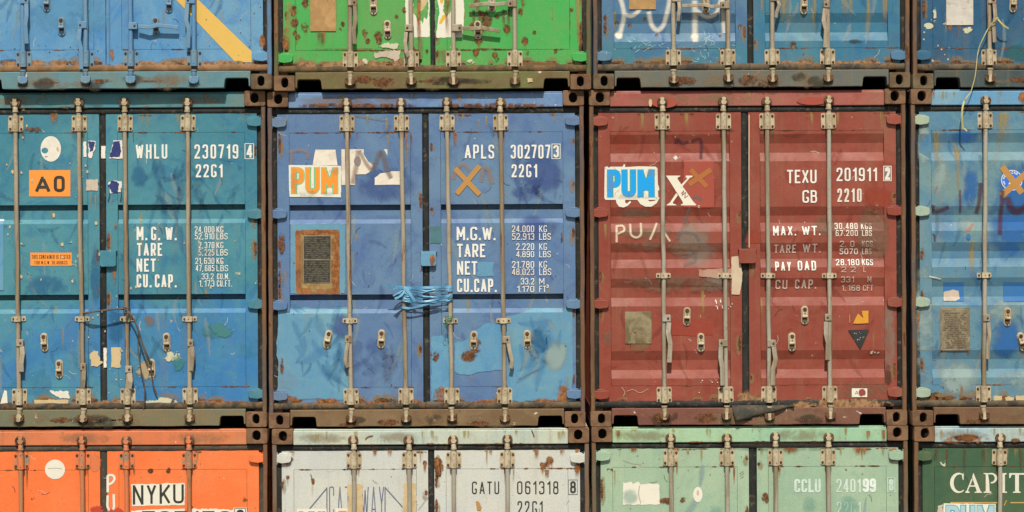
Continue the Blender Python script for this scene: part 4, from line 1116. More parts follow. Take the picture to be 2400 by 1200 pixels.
c.stain('paint_patch', 300, 380, 345, 450, SOFT_BLUE); c.stain('paint_patch', 205, 560, 235, 720, SOFT_BLUE); c.stain('paint_patch', 245, 700, 290, 820, SOFT_BLUE)
c.ell('worn_disc_sticker', 115, 348, 24, 30, PAPER_TORN, rag=.8, step=4, seed=2)
c.ell('paint_patch', 101, 352, 8, 7, P_M0, 12, rag=2, step=3, seed=3)
c.rect('sticker', 64, 398, 161, 460, ORANGE_ST, label='orange sticker printed A0')
c.text('A', 78, 412, 114, 451, BLACK, t=.20); c.text('0', 122, 411, 148, 450, BLACK, t=.20)
c.rect('sticker', 67, 592, 164, 623, ORANGE_ST, rag=.4, label='small orange sticker about testing')
c.text('THIS CONTAINER IS TESTED', 70, 597, 161, 607, INK, t=.13, gap=.12); c.text('FOR M.G.W. 30.480KGS', 77, 611, 154, 620, INK, t=.13, gap=.12)
c.text('WHLU', 315, 337, 389, 371, WHITE, gap=.18); c.text('230719', 453, 337, 556, 371, WHITE); boxed(c, '4', 571, 335, 593, 372, WHITE)
c.text('22G1', 456, 384, 519, 415, WHITE, t=.14)
for st, x0, y0, x1, y1 in (('M.', 317, 531, 342, 563), ('G.', 351, 531, 372, 563), ('W.', 385, 531, 411, 563), ('TARE', 318, 569, 377, 600), ('NET', 317, 606, 362, 637), ('CU.', 317, 643, 352, 674), ('CAP.', 360, 643, 411, 674)):
    c.text(st, x0, y0, x1, y1, WHITE, t=.145, gap=.14)
for y0, y1, xa, a, xu, b, xe in ((530, 545, 454, '24,000', 505, 'KG', 521), (546, 561, 454, '52,910', 505, 'LBS', 531), (567, 582, 463, '2,370', 505, 'KG', 521), (584, 599, 463, '5,225', 505, 'LBS', 531),
                             (604, 619, 455, '21,630', 505, 'KG', 521), (621, 636, 456, '47,685', 505, 'LBS', 532), (641, 655, 470, '33.2', 506, 'CU.M.', 535), (657, 672, 464, '1,173', 506, 'CU.FT.', 541)):
    c.text(a, xa, y0, 498, y1, WHITE_WORN if y0 in (584,) else WHITE, t=.115, gap=.15); c.text(b, xu, y0, xe, y1, WHITE, t=.115, gap=.15)
gy = .046
c.rect('paper_scrap', 192, 331, 199, 367, PAPER_TORN, rag=1, step=4, seed=4); c.poly('paper_scrap', [(203, 329), (221, 331), (220, 345), (211, 370), (204, 368)], PAPER_TORN, rag=1.4, step=3, seed=5)
c.poly('paper_scrap', [(204, 330), (219, 332), (215, 350), (208, 356)], NAVY_PAPER, rag=2, step=3, seed=6)
c.rect('paper_scrap', 233.4, 341, 244, 370, PAPER_TORN, rag=.6, step=4, seed=7, plane=gy, parent=c.doorL)
c.poly('paper_scrap', [(252, 370), (257, 352), (262, 328), (283, 328), (284, 371)], PAPER_TORN, rag=1, step=4, seed=8)
c.poly('paper_scrap', [(252, 368), (258, 350), (264, 330), (278, 330), (281, 352), (278, 368)], NAVY_PAPER, rag=1.6, step=3, seed=9)
c.rect('paper_scrap', 198, 420, 226, 446, GLUE_GREY, rag=1.4, step=4, seed=10); c.poly('paper_scrap', [(250, 428), (262, 422), (282, 424), (282, 450), (254, 452)], PAPER_TORN, rag=1.4, step=4, seed=11)
c.poly('paper_scrap', [(249, 436), (256, 424), (270, 424), (276, 430), (274, 450), (258, 451)], NAVY_PAPER, rag=2.2, step=3, seed=12)
for b in ((206, 822, 234, 860),): c.poly('glue_patch', [(206, 832), (216, 822), (226, 824), (230, 846), (240, 850), (228, 858), (210, 860)], CREAM, rag=2, step=3, seed=13)
c.rect('glue_patch', 257, 815, 280, 862, CREAM, rag=1.8, step=4, seed=14); c.rect('glue_patch', 239, 816, 246, 862, PAPER_TORN, rag=.8, step=3, seed=15, plane=gy, parent=c.doorL)
c.rect('glue_patch', 76, 938, 157, 954, CREAM, rag=1.5, step=4, seed=16); c.poly('paper_scrap', [(112, 917), (130, 918), (156, 918), (158, 936), (136, 934), (122, 926)], PAPER_TORN, rag=2, step=3, seed=17)
c.poly('sticker', [(-6, 955), (6, 915), (12, 918), (14, 955)], PAPER, seed=18); c.rect('sticker', -40, 516, 4, 681, BLUE_NEW); c.rect('sticker', -40, 513, 4, 517, PAPER)
c.stain('glue_patch', 312, 830, 362, 910, soft_mat('bare_primer', rgb(176, 160, 124), .95, 40, nscale=10, hard=.12)); c.stain('glue_patch', 330, 735, 362, 775, SOFT_TAN)
c.stain('paper_scrap', 374, 822, 432, 850, SCRAPE); c.stain('paint_patch', 390, 826, 432, 872, soft_mat('teal_square', rgb(70, 136, 136), .7, 41, nscale=5)); c.stain('paint_patch', 468, 750, 546, 796, soft_mat('teal_square_b', rgb(76, 136, 134), .8, 42, nscale=5))
c.stain('glue_patch', 330, 932, 415, 958, SCRAPE); c.stain('dirt_crust', 380, 936, 600, 956, SOFT_RUST); c.stain('dirt_crust', 206, 935, 300, 962, CRUST)
c.stain('rust_run', 108, 262, 136, 300, RUN_RUST); c.stain('rust_stain', 50, 295, 100, 310, SOFT_RUST2)
specks(c, 'paint_chip', 34, 10, 240, 230, 720, CREAM, 1.0, 4.2, 21, 1.6); specks(c, 'paint_chip', 16, 255, 560, 600, 700, CREAM, .8, 3.4, 22, 1.8); specks(c, 'paint_chip', 22, 200, 720, 300, 900, CREAM, .8, 2.6, 23, 1.5)
specks(c, 'paint_chip', 10, 20, 226, 330, 243, CREAM, 1.2, 4, 24, 1.2)
for b in ((258, 630, 270, 690), (283, 585, 292, 606), (262, 525, 272, 545)): c.stain('rust_run', *b, RUN_RUST)
c.stain('rust_stain', 252, 588, 268, 626, SOFT_RUST); c.brush('dark_string', [(252, 440), (254, 458), (250, 472)], 1.6, BLACK); c.brush('dark_string', [(280, 440), (282, 456), (278, 472)], 1.6, BLACK)
for x in (204, 216, 255, 286): c.stain('rust_run', x, 455, x + 8, 520, RUN_YEL)

M1 = Container(1, 999, 0, .016, 'violet blue container with an orange lettered sticker and blue cord tied across its middle rods', dict(
    seed=7, prof='groove', paint=P_M1, frame=F_M1, sillp=F_M1S, gap=(990, 1006), rods=[(812, 822), (940, 951), (1047, 1059), (1173, 1183)], guide=752, noguide=1, rod=M['rod_cream'],
    handles=[(814, 795, [(815, 803), (812, 822), (810, 846), (815, 862)], 9), (1189, 796, [(1191, 804), (1195, 824), (1200, 846), (1197, 864)], 9)],
    catches=[(767, 796, 12), (893, 795), (1110, 798), (1236, 796)], block=(1004, 607, 36, 33), blockm=BLUE_NEW, gside=0))
weather(M1, 106, .9, LINE_VIOLET)
c = M1
for b in ((648, 715, 825, 940),): c.poly('paint_patch', [(650, 522), (696, 522), (690, 700), (828, 712), (826, 742), (816, 800), (818, 940), (650, 940)] if 0 else [(648, 722), (818, 722), (819, 800), (817, 938), (648, 938)], BLUE_NEW2, rag=2.5, step=8, seed=2)
marks(c, 660, 730, 800, 860, 16, LINE_SKY, 26, 90, 21, .3); marks(c, 690, 780, 800, 860, 8, LINE_BLUE, 16, 60, 22, .3); marks(c, 660, 700, 800, 716, 8, LINE_SKY, 16, 50, 23, 1.2); c.stain('paint_patch', 770, 730, 826, 800, SOFT_VIOLET)
c.poly('paint_patch', [(680, 524), (808, 524), (806, 688), (680, 688)], BLUE_NEW2, rag=1.5, step=8, seed=3)
RUSTF = flat_mat('rust_frame', rgb(158, 104, 58), rgb(120, 76, 42), chips=.10, fade=.5)
c.poly('rust_stain', [(694, 539), (790, 538), (795, 543), (796, 686), (792, 690), (697, 689), (692, 684), (690, 544)], RUSTF, rag=.9, step=4, seed=4)
c.poly('rust_stain', [(704, 548), (782, 548), (784, 552), (782, 676), (706, 676), (703, 672)], flat_mat('pale_rust', rgb(170, 144, 98), rgb(146, 102, 58), chips=.22, fade=.5), rag=1.6, step=4, seed=14)
c.stain('rust_stain', 700, 640, 790, 688, soft_mat('tan_rust', rgb(164, 136, 88), .9, 60)); c.stain('rust_stain', 698, 540, 715, 690, SOFT_TAN); c.stain('rust_stain', 772, 540, 795, 690, SOFT_RUST); c.stain('rust_stain', 692, 536, 795, 556, SOFT_RUST)
c.plate(709.5, 551.5, 774.5, 607, PL_RIM, .0062, name='data_plate', label='upper plate rim'); c.plate(709.5, 607.8, 773.5, 663.5, PL_RIM, .0062, label='lower plate rim'); c.plate(711, 553, 773, 606, PL_BLACK, name='data_plate', label='upper black data plate'); c.plate(711, 609, 772, 662, PL_BLACK, label='lower black data plate')
PRINT = flat_mat('plate_print', rgb(108, 102, 82), fade=.2)
print_rows(c, 714, 556, 770, 604, 11, PRINT, 3, DOOR_Y - .0062); print_rows(c, 714, 613, 769, 660, 11, PRINT, 4, DOOR_Y - .0062)
c.poly('paint_patch', [(1010, 790), (1040, 788), (1056, 800), (1058, 940), (1012, 940)], BLUE_NEW, rag=2, step=6, seed=5)
c.poly('paint_patch', [(1064, 805), (1090, 798), (1108, 780), (1140, 758), (1176, 762), (1178, 868), (1130, 872), (1096, 880), (1066, 872)], BLUE_NEW, rag=2.2, step=7, seed=6)
c.poly('paint_patch', [(1186, 742), (1250, 722), (1342, 724), (1342, 940), (1186, 940)], BLUE_NEW2, rag=2.5, step=8, seed=7)
marks(c, 1195, 735, 1325, 860, 18, LINE_SKY, 26, 80, 24, .4); marks(c, 1230, 740, 1320, 840, 6, LINE_PALE, 20, 60, 25, .3); c.stain('paint_patch', 1270, 790, 1345, 880, SOFT_PALE); c.stain('paint_patch', 1240, 760, 1300, 830, SOFT_BLUE)
c.rect('paint_patch', 1119, 614, 1157, 648, BLUE_NEW2, rag=2, step=6, seed=8); c.rect('paint_patch', 1008, 530, 1034, 571, flat_mat('green_grey_patch', rgb(78, 120, 128), fade=.3), rag=1.5, step=5, seed=9)
marks(c, 1205, 345, 1320, 440, 12, LINE_VIOLET, 24, 80, 5, .9); c.stain('paint_patch', 1210, 350, 1330, 460, SOFT_VIOLET); c.stain('paint_patch', 1190, 430, 1270, 480, SOFT_VIOLET); c.stain('paint_patch', 1200, 500, 1320, 570, SOFT_VIOLET); c.stain('paint_patch', 830, 380, 980, 480, SOFT_VIOLET)
marks(c, 840, 800, 930, 880, 9, LINE_VIOLET, 34, 60, 26, .9); c.stain('paint_patch', 860, 218, 960, 250, SOFT_VIOLET)
def worn_sticker(c, x0, y0, x1, y1, seed):
    q = random.Random(seed); P, U = [], []
    for _ in range(9):
        x, y = q.uniform(x0, x1), q.uniform(y0, y1); an = q.uniform(0, 6.28); L = q.uniform(6, 22)
        pts = [Vector(c.xz(x, y)), Vector(c.xz(x + L * .5 * math.cos(an), y + L * .5 * math.sin(an))), Vector(c.xz(x + L * math.cos(an + .4), y + L * math.sin(an + .4)))]
        for r in ribbon(pts, q.uniform(1.0, 2.2) / S): P.append([tuple(r[k]) for k in range(4)]); U.append([(0, 0), (1, 0), (1, 1), (0, 1)])
    o = c.drape('scratch', P, STICK_CREASE, uv=U); o['kind'] = 'stuff'
    scatter(c, 'dirt_stain', [(x0 - 3, y1 - 16, x1, y1 + 3), (x0, y0 - 2, x0 + 24, y1), (x1 - 30, y0, x1 + 2, y0 + 26)], STICK_DIRT)
STICK_CREASE = soft_mat('sticker_crease', rgb(120, 112, 96), .35, 76, 'line', nscale=30)
STICK_DIRT = soft_mat('sticker_grime', rgb(160, 148, 122), .22, 75, hard=.6, nscale=20)
A_L = flat_mat('old_white_logo', rgb(230, 222, 204), rgb(200, 178, 160), chips=.05, fade=.3)
c.poly('old_logo', [(738, 350), (785, 350), (790, 387), (731, 387)], A_L, rag=.4, step=6)
c.poly('old_logo', [(799, 349), (852, 349), (851, 360), (862, 378), (874, 387), (866, 402), (856, 408), (830, 408), (831, 433), (799, 433)], A_L, rag=.6, step=5, seed=3)
c.poly('old_logo', [(877, 416), (890, 406), (905, 404), (916, 401), (938, 401), (938, 432), (877, 433)], A_L, rag=.6, step=4, seed=4); c.poly('old_logo', [(899, 349), (907, 349), (907, 364)], A_L)
c.brush('graffiti', [(838, 352), (836, 378), (832, 400), (826, 430)], 9, SPRAY_TAN); c.stain('graffiti', 828, 364, 846, 392, soft_mat('grey_blob', rgb(140, 130, 126), .95, 44, hard=.4))
c.brush('graffiti', [(872, 398), (882, 376), (890, 352), (898, 368), (906, 398), (916, 418)], 9, SPRAY_GREY); c.brush('graffiti', [(842, 352), (850, 372), (862, 390), (870, 400)], 7, SPRAY_TAN)
c.brush('graffiti', [(676, 356), (700, 350), (722, 356), (720, 372)], 6, SPRAY_TAN); c.brush('graffiti', [(682, 356), (680, 386)], 5, SPRAY_TAN)
c.brush('graffiti', [(1062, 420), (1068, 392), (1088, 382), (1100, 400)], 8, SPRAY_TAN); c.brush('graffiti', [(1128, 426), (1132, 392), (1146, 396), (1154, 430)], 8, SPRAY_TAN)
c.poly('sticker', [(675, 386), (798, 388), (798, 462), (677, 461)], PAPER, rag=.4, step=8, seed=6, label='white sticker lettered in orange')
c.stain('rust_stain', 1006, 592, 1022, 624, SOFT_RUST, plane=.006, parent=c.doorL)
pum(c, 682, 393, 790, 453, ORANGE_L, GREEN_EDGE); worn_sticker(c, 676, 388, 797, 461, 1)
for a, b in (((1066, 394), (1124, 456)), ((1124, 388), (1070, 454))): c.brush('tape_cross', [a, b], 12, TAPE)
c.text('APLS', 1089, 338, 1158, 371, WHITE, gap=.16); c.text('302707', 1197, 338, 1290, 371, WHITE, gap=.13); boxed(c, '3', 1293, 336, 1314, 372, WHITE)
c.text('22G1', 1199, 384, 1259, 415, WHITE, t=.14)
for st, x0, y0, x1, y1 in (('M.G.W.', 1070, 531, 1161, 563), ('TARE', 1071, 571, 1137, 603), ('NET', 1071, 612, 1118, 644), ('CU.CAP.', 1071, 653, 1164, 685)): c.text(st, x0, y0, x1, y1, WHITE, t=.145, gap=.12)
for y0, y1, xa, a, b, xe in ((528, 544, 1200, '24.000', 'KG', 1282), (546, 562, 1200, '52.913', 'LBS', 1291), (570, 586, 1210, '2.220', 'KG', 1282), (588, 603, 1210, '4.890', 'LBS', 1291),
                             (612, 628, 1200, '21.780', 'KG', 1282), (629, 645, 1200, '48.023', 'LBS', 1292), (652, 667, 1221, '33.2', 'M', 1276), (670, 685, 1212, '1.170', 'FT', 1280)):
    c.text(a, xa, y0, 1252, y1, WHITE_WORN if a in ('52.913', '48.023', '24.000') else WHITE, t=.125, gap=.15); c.text(b, 1264, y0, xe, y1, WHITE, t=.115, gap=.15)
c.text('3', 1281, 667, 1286, 675, WHITE, t=.2)
for b in ((645, 925, 700, 950), (730, 932, 800, 950), (940, 936, 990, 952), (1010, 900, 1050, 952), (1300, 900, 1345, 950), (1240, 932, 1310, 950), (845, 936, 900, 950), (1100, 936, 1180, 950)): c.stain('rust_stain', *b, SOFT_RUST)
for b in ((1075, 820, 1120, 850), (1100, 790, 1130, 830), (1010, 820, 1030, 850), (654, 836, 664, 880), (648, 540, 668, 600), (1314, 540, 1320, 570)): c.stain('rust_stain', *b, SOFT_RUST2)
for x, y0, y1 in ((1122, 278, 330), (1162, 272, 330), (860, 268, 296), (670, 268, 300), (1310, 266, 300), (1330, 880, 940), (1140, 270, 310), (905, 275, 330)): c.stain('rust_run', x - 5, y0, x + 6, y1, RUN_YEL)
for b in ((676, 240, 1000, 252), (1010, 240, 1310, 254)): c.stain('rust_stain', *b, SOFT_RUST2, plane=c.hy, parent=c.header)
specks(c, 'paint_chip', 20, 660, 550, 1340, 930, flat_mat('rust_chip', RUST_A, RUST_C, fade=.3), .7, 2.2, 25)
for a, b in (((820, 268), (905, 282)), ((1215, 890), (1262, 866))): c.brush('scratch', [a, b], 2, SPRAY_GREY)

M2 = Container(1, 1754, 0, .020, 'red ribbed container with a blue lettered sticker covering a white logo', dict(
    seed=8, prof='corr', paint=P_M2, frame=F_M2, sillp=F_M2S, gap=(1740, 1757), rods=[(1553, 1558), (1697, 1703), (1799, 1804), (1944, 1947)], guide=646, rod=M['rod_grey'],
    handles=[(1566, 746, [(1568, 756), (1566, 780), (1571, 806), (1569, 850)], 11), (1691, 804, [(1690, 812), (1689, 840), (1693, 862), (1694, 904)], 11),
             (1813, 805, [(1814, 813), (1818, 842), (1812, 866), (1812, 904)], 11), (1940, 744, [(1937, 754), (1936, 782), (1941, 804), (1940, 844)], 11)],
    catches=[(1611, 742), (1644, 803), (1888, 739), (1858, 802)], block=(1753, 601, 40, 32), gaskb=M['rubber'], gside=0))
weather(M2, 107, .35, soft_mat('red_stroke', rgb(140, 66, 54), .22, 68, 'line'), False)
c = M2
c.stain('paint_patch', 1430, 300, 1500, 380, SOFT_RED); c.stain('paint_patch', 1560, 400, 1700, 500, SOFT_RED); c.stain('paint_patch', 2015, 430, 2105, 500, SOFT_RED); c.stain('paint_patch', 1745, 530, 1790, 600, SOFT_RED)
c.rect('paint_patch', 1603, 376, 1674, 486, RED_NEW, rag=1.2, step=6, seed=2); c.rect('paint_patch', 1575, 748, 1672, 786, RED_DARK, rag=2, step=6, seed=3)
c.stain('dirt_stain', 1430, 486, 1560, 512, SOFT_DIRT); c.stain('dirt_stain', 1430, 560, 1720, 600, SOFT_DIRT); c.stain('dirt_stain', 1420, 640, 1720, 690, SOFT_DIRT); c.stain('dirt_stain', 1570, 500, 1700, 640, SOFT_GREY)
c.stain('dirt_stain', 1640, 640, 1720, 690, SOFT_GREY); c.stain('dirt_stain', 2000, 470, 2100, 620, SOFT_DIRT); c.stain('dirt_stain', 2070, 700, 2105, 900, SOFT_GREY); c.stain('dirt_stain', 2074, 850, 2094, 910, SOFT_DARK)
c.stain('dirt_stain', 1960, 890, 2100, 945, SOFT_DIRT); c.stain('dirt_crust', 1700, 916, 1800, 950, CRUST); c.stain('dirt_crust', 1840, 934, 2110, 956, CRUST); c.stain('dirt_crust', 1840, 936, 2110, 962, CRUST, plane=.028); c.stain('dirt_stain', 1900, 500, 1990, 560, SOFT_DIRT)
c.stain('dirt_stain', 1410, 770, 1440, 820, SOFT_DIRT); c.stain('dirt_stain', 1425, 530, 1600, 560, SOFT_DIRT)
c.brush('graffiti', [(1582, 372), (1588, 366)], 7, SPRAY_W); c.brush('graffiti', [(1584, 336), (1590, 322), (1600, 338), (1615, 330)], 6, SPRAY_DARK); c.brush('graffiti', [(1622, 330), (1645, 320), (1646, 350), (1644, 372)], 6, SPRAY_DARK); c.brush('graffiti', [(1624, 462), (1640, 462), (1646, 470)], 6, SPRAY_GREY)
c.brush('graffiti', [(1587, 560), (1600, 542), (1634, 550), (1640, 566)], 6, SPRAY_GREY); c.brush('graffiti', [(1600, 604), (1630, 594), (1634, 612), (1604, 622)], 6, SPRAY_GREY); c.brush('graffiti', [(1618, 486), (1610, 508), (1604, 524)], 5, SPRAY_GREY)
LOGO = flat_mat('white_serif_logo', rgb(232, 226, 206), rgb(222, 214, 196), chips=.06, fade=.15)
c.poly('sticker', [(1418, 391), (1424, 389), (1428, 393), (1431, 390), (1460, 390), (1463, 384), (1466, 385), (1466, 391), (1500, 389), (1538, 390), (1542, 394), (1544, 466), (1541, 468), (1420, 468), (1417, 464)], PAPER, label='white sticker lettered in bright blue')
c.poly('old_logo', [(1444, 467), (1466, 467), (1466, 474), (1470, 477), (1478, 470), (1480, 474), (1472, 482), (1462, 486), (1452, 484), (1446, 476)], LOGO)
c.poly('old_logo', [(1494, 467), (1518, 467), (1524, 472), (1536, 470), (1544, 462), (1547, 463), (1540, 476), (1528, 484), (1514, 484), (1502, 478)], LOGO); c.poly('old_logo', [(1542, 428), (1546, 440), (1546, 446), (1542, 446)], LOGO)
pum(c, 1425, 398, 1534, 461, BLUE_L, TEAL_EDGE, .17); worn_sticker(c, 1419, 391, 1542, 467, 2)
c.poly('old_logo', [(1562, 411), (1596, 411), (1595, 413), (1589, 416), (1590, 420), (1626, 472), (1633, 479), (1633, 481), (1597, 481), (1597, 479), (1602, 477), (1601, 472), (1568, 420)], LOGO)
c.poly('old_logo', [(1609, 411), (1625, 411), (1624, 414), (1618, 416), (1601, 436), (1598, 432), (1612, 418), (1608, 414)], LOGO)
c.poly('old_logo', [(1586, 452), (1590, 457), (1578, 474), (1579, 477), (1586, 479), (1586, 481), (1564, 481), (1564, 479), (1571, 475)], LOGO)
c.brush('scratch', [(1598, 454), (1604, 446), (1600, 458), (1608, 450), (1606, 464), (1614, 458)], 1.8, flat_mat('red_scratch', rgb(140, 84, 74), fade=.2), rad=1)
c.brush('tape_cross', [(1620, 397), (1658, 437)], 11, TAPE_RED); c.brush('tape_cross', [(1668, 397), (1616, 432)], 12, TAPE_RED)
c.text('TEXU', 1847, 397, 1916, 429, WHITE, gap=.13); c.text('201911', 1963, 392, 2058, 424, WHITE, gap=.16)
c.rect('sticker', 2073, 388, 2092, 424, flat_mat('grey_number_field', rgb(128, 108, 108), rgb(150, 130, 128), chips=.05, fade=.3), rag=.5); boxed(c, '2', 2073, 388, 2092.5, 424, PAPER, t=1.6); c.text('2', 2077, 391, 2089, 421, PAPER, t=.2)
c.text('GB', 1883, 445, 1917, 475, WHITE, gap=.13); c.text('2210', 1965, 441, 2022, 473, WHITE_WORN, t=.14)
for st, x0, y0, x1, y1, m in (('MAX.', 1814, 529, 1868, 552, WHITE), ('WT.', 1882, 529, 1925, 551, WHITE), ('TARE', 1817, 573, 1868, 593, WHITE_FAINT), ('WT.', 1884, 571, 1926, 592, WHITE_FAINT), ('PAY', 1819, 613, 1856, 635, WHITE), ('OAD', 1872, 611, 1915, 634, WHITE), ('CU', 1820, 656, 1848, 678, WHITE_FAINT), ('CAP.', 1866, 655, 1916, 677, WHITE_FAINT)):
    c.text(st, x0, y0, x1, y1, m, t=.15, gap=.22)
for y0, y1, xa, a, xe, xu, b, xf, m in ((522, 537, 1959, '30.480', 2013, 2021, 'KGS', 2046, WHITE_WORN), (539, 553, 1961, '67.200', 2013, 2023, 'LBS', 2046, WHITE_WORN), (564, 579, 1971, '2. 0', 2005, 2023, 'KGS', 2048, WHITE_FAINT), (582, 596, 1971, '5070', 2014, 2024, 'LBS', 2046, WHITE_WORN),
                                        (607, 622, 1962, '28.180', 2017, 2024, 'KGS', 2049, WHITE), (625, 638, 1974, '2 2', 2008, 2026, 'L', 2032, WHITE_FAINT), (648, 662, 1974, '331', 2004, 2036, 'M', 2045, WHITE_FAINT), (668, 682, 1976, '1,168', 2017, 2026, 'CFT', 2050, WHITE_FAINT)):
    c.text(a, xa, y0, xe, y1, m, t=.14, gap=.2); c.text(b, xu, y0, xf, y1, m, t=.14, gap=.15)
for st in ([(1446, 568), (1446, 530)], [(1444, 530), (1462, 528), (1466, 540), (1448, 548)], [(1478, 524), (1479, 552), (1494, 558), (1504, 550), (1503, 522)], [(1524, 562), (1532, 545), (1541, 522)], [(1552, 535), (1560, 548), (1572, 566)]):
    c.brush('handwriting', st, 8.5, CHALK, rad=8)
c.poly('paint_patch', [(1638, 632), (1700, 630), (1716, 628), (1716, 654), (1690, 652), (1640, 648)], flat_mat('thin_cream_scrape', rgb(184, 146, 124), rgb(166, 112, 94), chips=.34, fade=.4), rag=2, step=5, seed=12); c.poly('paint_patch', [(1716, 602), (1732, 600), (1738, 622), (1742, 640), (1736, 690), (1716, 690)], CREAM_PAINT, rag=1, step=5, seed=13)
specks(c, 'paint_scrape', 12, 1678, 702, 1720, 728, PAPER, .6, 2.2, 31, 3); specks(c, 'paint_scrape', 9, 1640, 890, 1700, 925, PAPER, .6, 1.8, 32)
c.plate(1466, 731, 1528, 806, PL_MIRROR, label='tarnished blank metal plate'); c.stain('rust_stain', 1455, 795, 1535, 826, SOFT_TAN)
c.poly('sticker', [(2002, 759), (2009, 743), (2013, 735), (2021, 742), (2026, 746), (2022, 729), (2038, 728), (2038, 758)], flat_mat('amber_label', rgb(216, 152, 50), rgb(200, 136, 50), chips=.06, fade=.2), rag=.5, step=4, label='torn amber label'); c.rect('sticker', 1993, 738, 1995, 757, TAPE)
c.poly('sticker', [(1990, 774), (2040, 773), (2019, 820)], flat_mat('black_triangle', rgb(48, 50, 50), rgb(70, 74, 72), chips=.02, fade=.2), label='black triangular sticker')
specks(c, 'paint_chip', 16, 2004, 778, 2030, 800, GLUE_GREY, .4, 1.3, 33); specks(c, 'paper_scrap', 7, 2038, 822, 2066, 830, GLUE_GREY, 1, 3, 34)
c.rect('sticker', 1999, 911, 2035, 932, PAPER, rag=.4, label='small white sticker with a worn letter'); c.text('A', 2006, 917, 2015, 926, BLACK, t=.12); c.stain('rust_stain', 2014, 912, 2032, 932, soft_mat('red_smear', rgb(150, 70, 66), 1, 50, hard=.1))
c.brush('paint_edge', [(1757.4, 268), (1757.2, 420), (1757.6, 580)], 2.2, CREAM_PAINT)
c.ell('paint_patch', 1558, 240, 30, 12, RED_NEW, plane=c.hy, parent=c.header, rag=1, step=6); c.ell('paint_patch', 1905, 236, 36, 9, RED_NEW, plane=c.hy, parent=c.header, rag=1, step=6); c.ell('paint_scrape', 1525, 240, 4, 9, CREAM, plane=c.hy, parent=c.header, rag=1, step=3)
c.text('C', 1637, 481, 1642, 487, WHITE, t=.2)
c.brush('handwriting', [(1458, 908), (1466, 920), (1462, 930)], 1.4, CHALK); c.brush('handwriting', [(1470, 918), (1486, 912), (1500, 924), (1520, 912)], 1.2, CHALK)
for b in ((1400, 940, 1560, 958), (1420, 955, 1500, 980)): c.stain('dirt_stain', *b, SOFT_DIRT)

M3 = Container(1, 2508, -1, .0, 'faded light blue ribbed container with a round emblem under brown tape, at the right edge', dict(
    seed=9, prof='corr', paint=P_M3, frame=F_M3, sillp=F_M3S, gap=(2502, 2518), rods=[(2311, 2307), (2446, 2444), (2556, 2554), (2700, 2700)], guide=645, rod=M['rod_grey'],
    handles=[(2314, 745, [(2316, 756), (2318, 784), (2315, 808), (2315, 842)], 9), (2440, 804, [(2438, 812), (2440, 900)], 9), (2566, 804, [(2568, 812), (2566, 900)], 9), (2694, 745, [(2692, 755), (2694, 850)], 9)],
    catches=[(2363, 743), (2397, 801, -14), (2610, 743), (2650, 801)], block=(2510, 605, 36, 32), hinge=paint('pale_hinge', rgb(158, 178, 160), rgb(170, 180, 150), rgb(130, 160, 160), 61, rust=.2, grime=0, per_obj=True)))
weather(M3, 108, .8, LINE_BLUE)
c = M3
for b in ((2178, 360, 2250, 500), (2140, 560, 2200, 940), (2240, 500, 2300, 560), (2300, 690, 2400, 760), (2190, 840, 2300, 930), (2330, 860, 2440, 930), (2150, 270, 2190, 420)): c.stain('paint_patch', *b, SOFT_PALE)
for b in ((2256, 368, 2300, 500), (2315, 360, 2450, 640), (2320, 740, 2400, 850), (2220, 300, 2300, 345)): c.stain('paint_patch', *b, soft_mat('deep_blue_wash', rgb(50, 110, 178), .75, 52, nscale=4, hard=.55))
c.ell('emblem', 2374, 422, 26, 25, flat_mat('emblem_blue', rgb(48, 116, 214), rgb(64, 130, 214), fade=.1), label='round blue emblem with a white rim')
c.brush('emblem', [(2374 + 24.5 * math.cos(a / 20 * 6.283), 422 + 23.5 * math.sin(a / 20 * 6.283)) for a in range(20)], 1.8, PAPER, closed=True, rad=20)
for k, ch in enumerate('TO AMERICAN BUREAU O'):
    if ch == ' ': continue
    a = R(150 + k * 15.5); x, y = 2374 + 19.5 * math.cos(a), 422 + 18.5 * math.sin(a); c.text(ch, x - 2.0, y - 2.8, x + 2.0, y + 2.8, PAPER, t=.22)
c.poly('emblem', [(2366, 430), (2372, 424), (2374, 418), (2378, 424), (2376, 432), (2368, 434)], PAPER, rag=1, step=3)
c.brush('tape_cross', [(2351, 390), (2398, 452)], 15, TAPE); c.brush('tape_cross', [(2349, 459), (2410, 404)], 15, TAPE)
for p, w in (([(2190, 480), (2186, 496), (2206, 494), (2226, 484)], 8), ([(2252, 444), (2253, 500)], 4), ([(2301, 428), (2298, 470), (2291, 500)], 8), ([(2352, 446), (2349, 500), (2346, 550)], 8), ([(2362, 462), (2372, 488), (2386, 498), (2400, 490), (2420, 470)], 13), ([(2188, 548), (2192, 550), (2193, 566)], 4)): c.brush('graffiti', p, w, SPRAY_DARK)
c.brush('graffiti', [(2192, 452), (2200, 434)], 3, soft_mat('red_pencil', rgb(176, 90, 80), .7, 53, 'line')); c.brush('graffiti', [(2264, 536), (2272, 540), (2284, 524)], 5, soft_mat('pink_spray', rgb(190, 130, 110), .6, 54, 'line'))
c.rect('paint_patch', 2214, 662, 2262, 706, BLUE_SQ); c.poly('paper_scrap', [(2215, 684), (2226, 682), (2238, 679), (2250, 682), (2253, 700), (2242, 706), (2215, 706)], GLUE_GREY, rag=.8, step=4)
c.rect('paint_patch', 2355, 662, 2420, 707, BLUE_SQ)
c.plate(2206, 721, 2275, 822, PL_RIM, name='data_plate', label='tan data plate'); c.plate(2210, 726, 2270, 818, PL_TAN, .0088, name='data_plate')
print_rows(c, 2214, 730, 2266, 814, 17, flat_mat('plate_print_dark', rgb(122, 110, 86), fade=.2), 5, DOOR_Y - .0076)
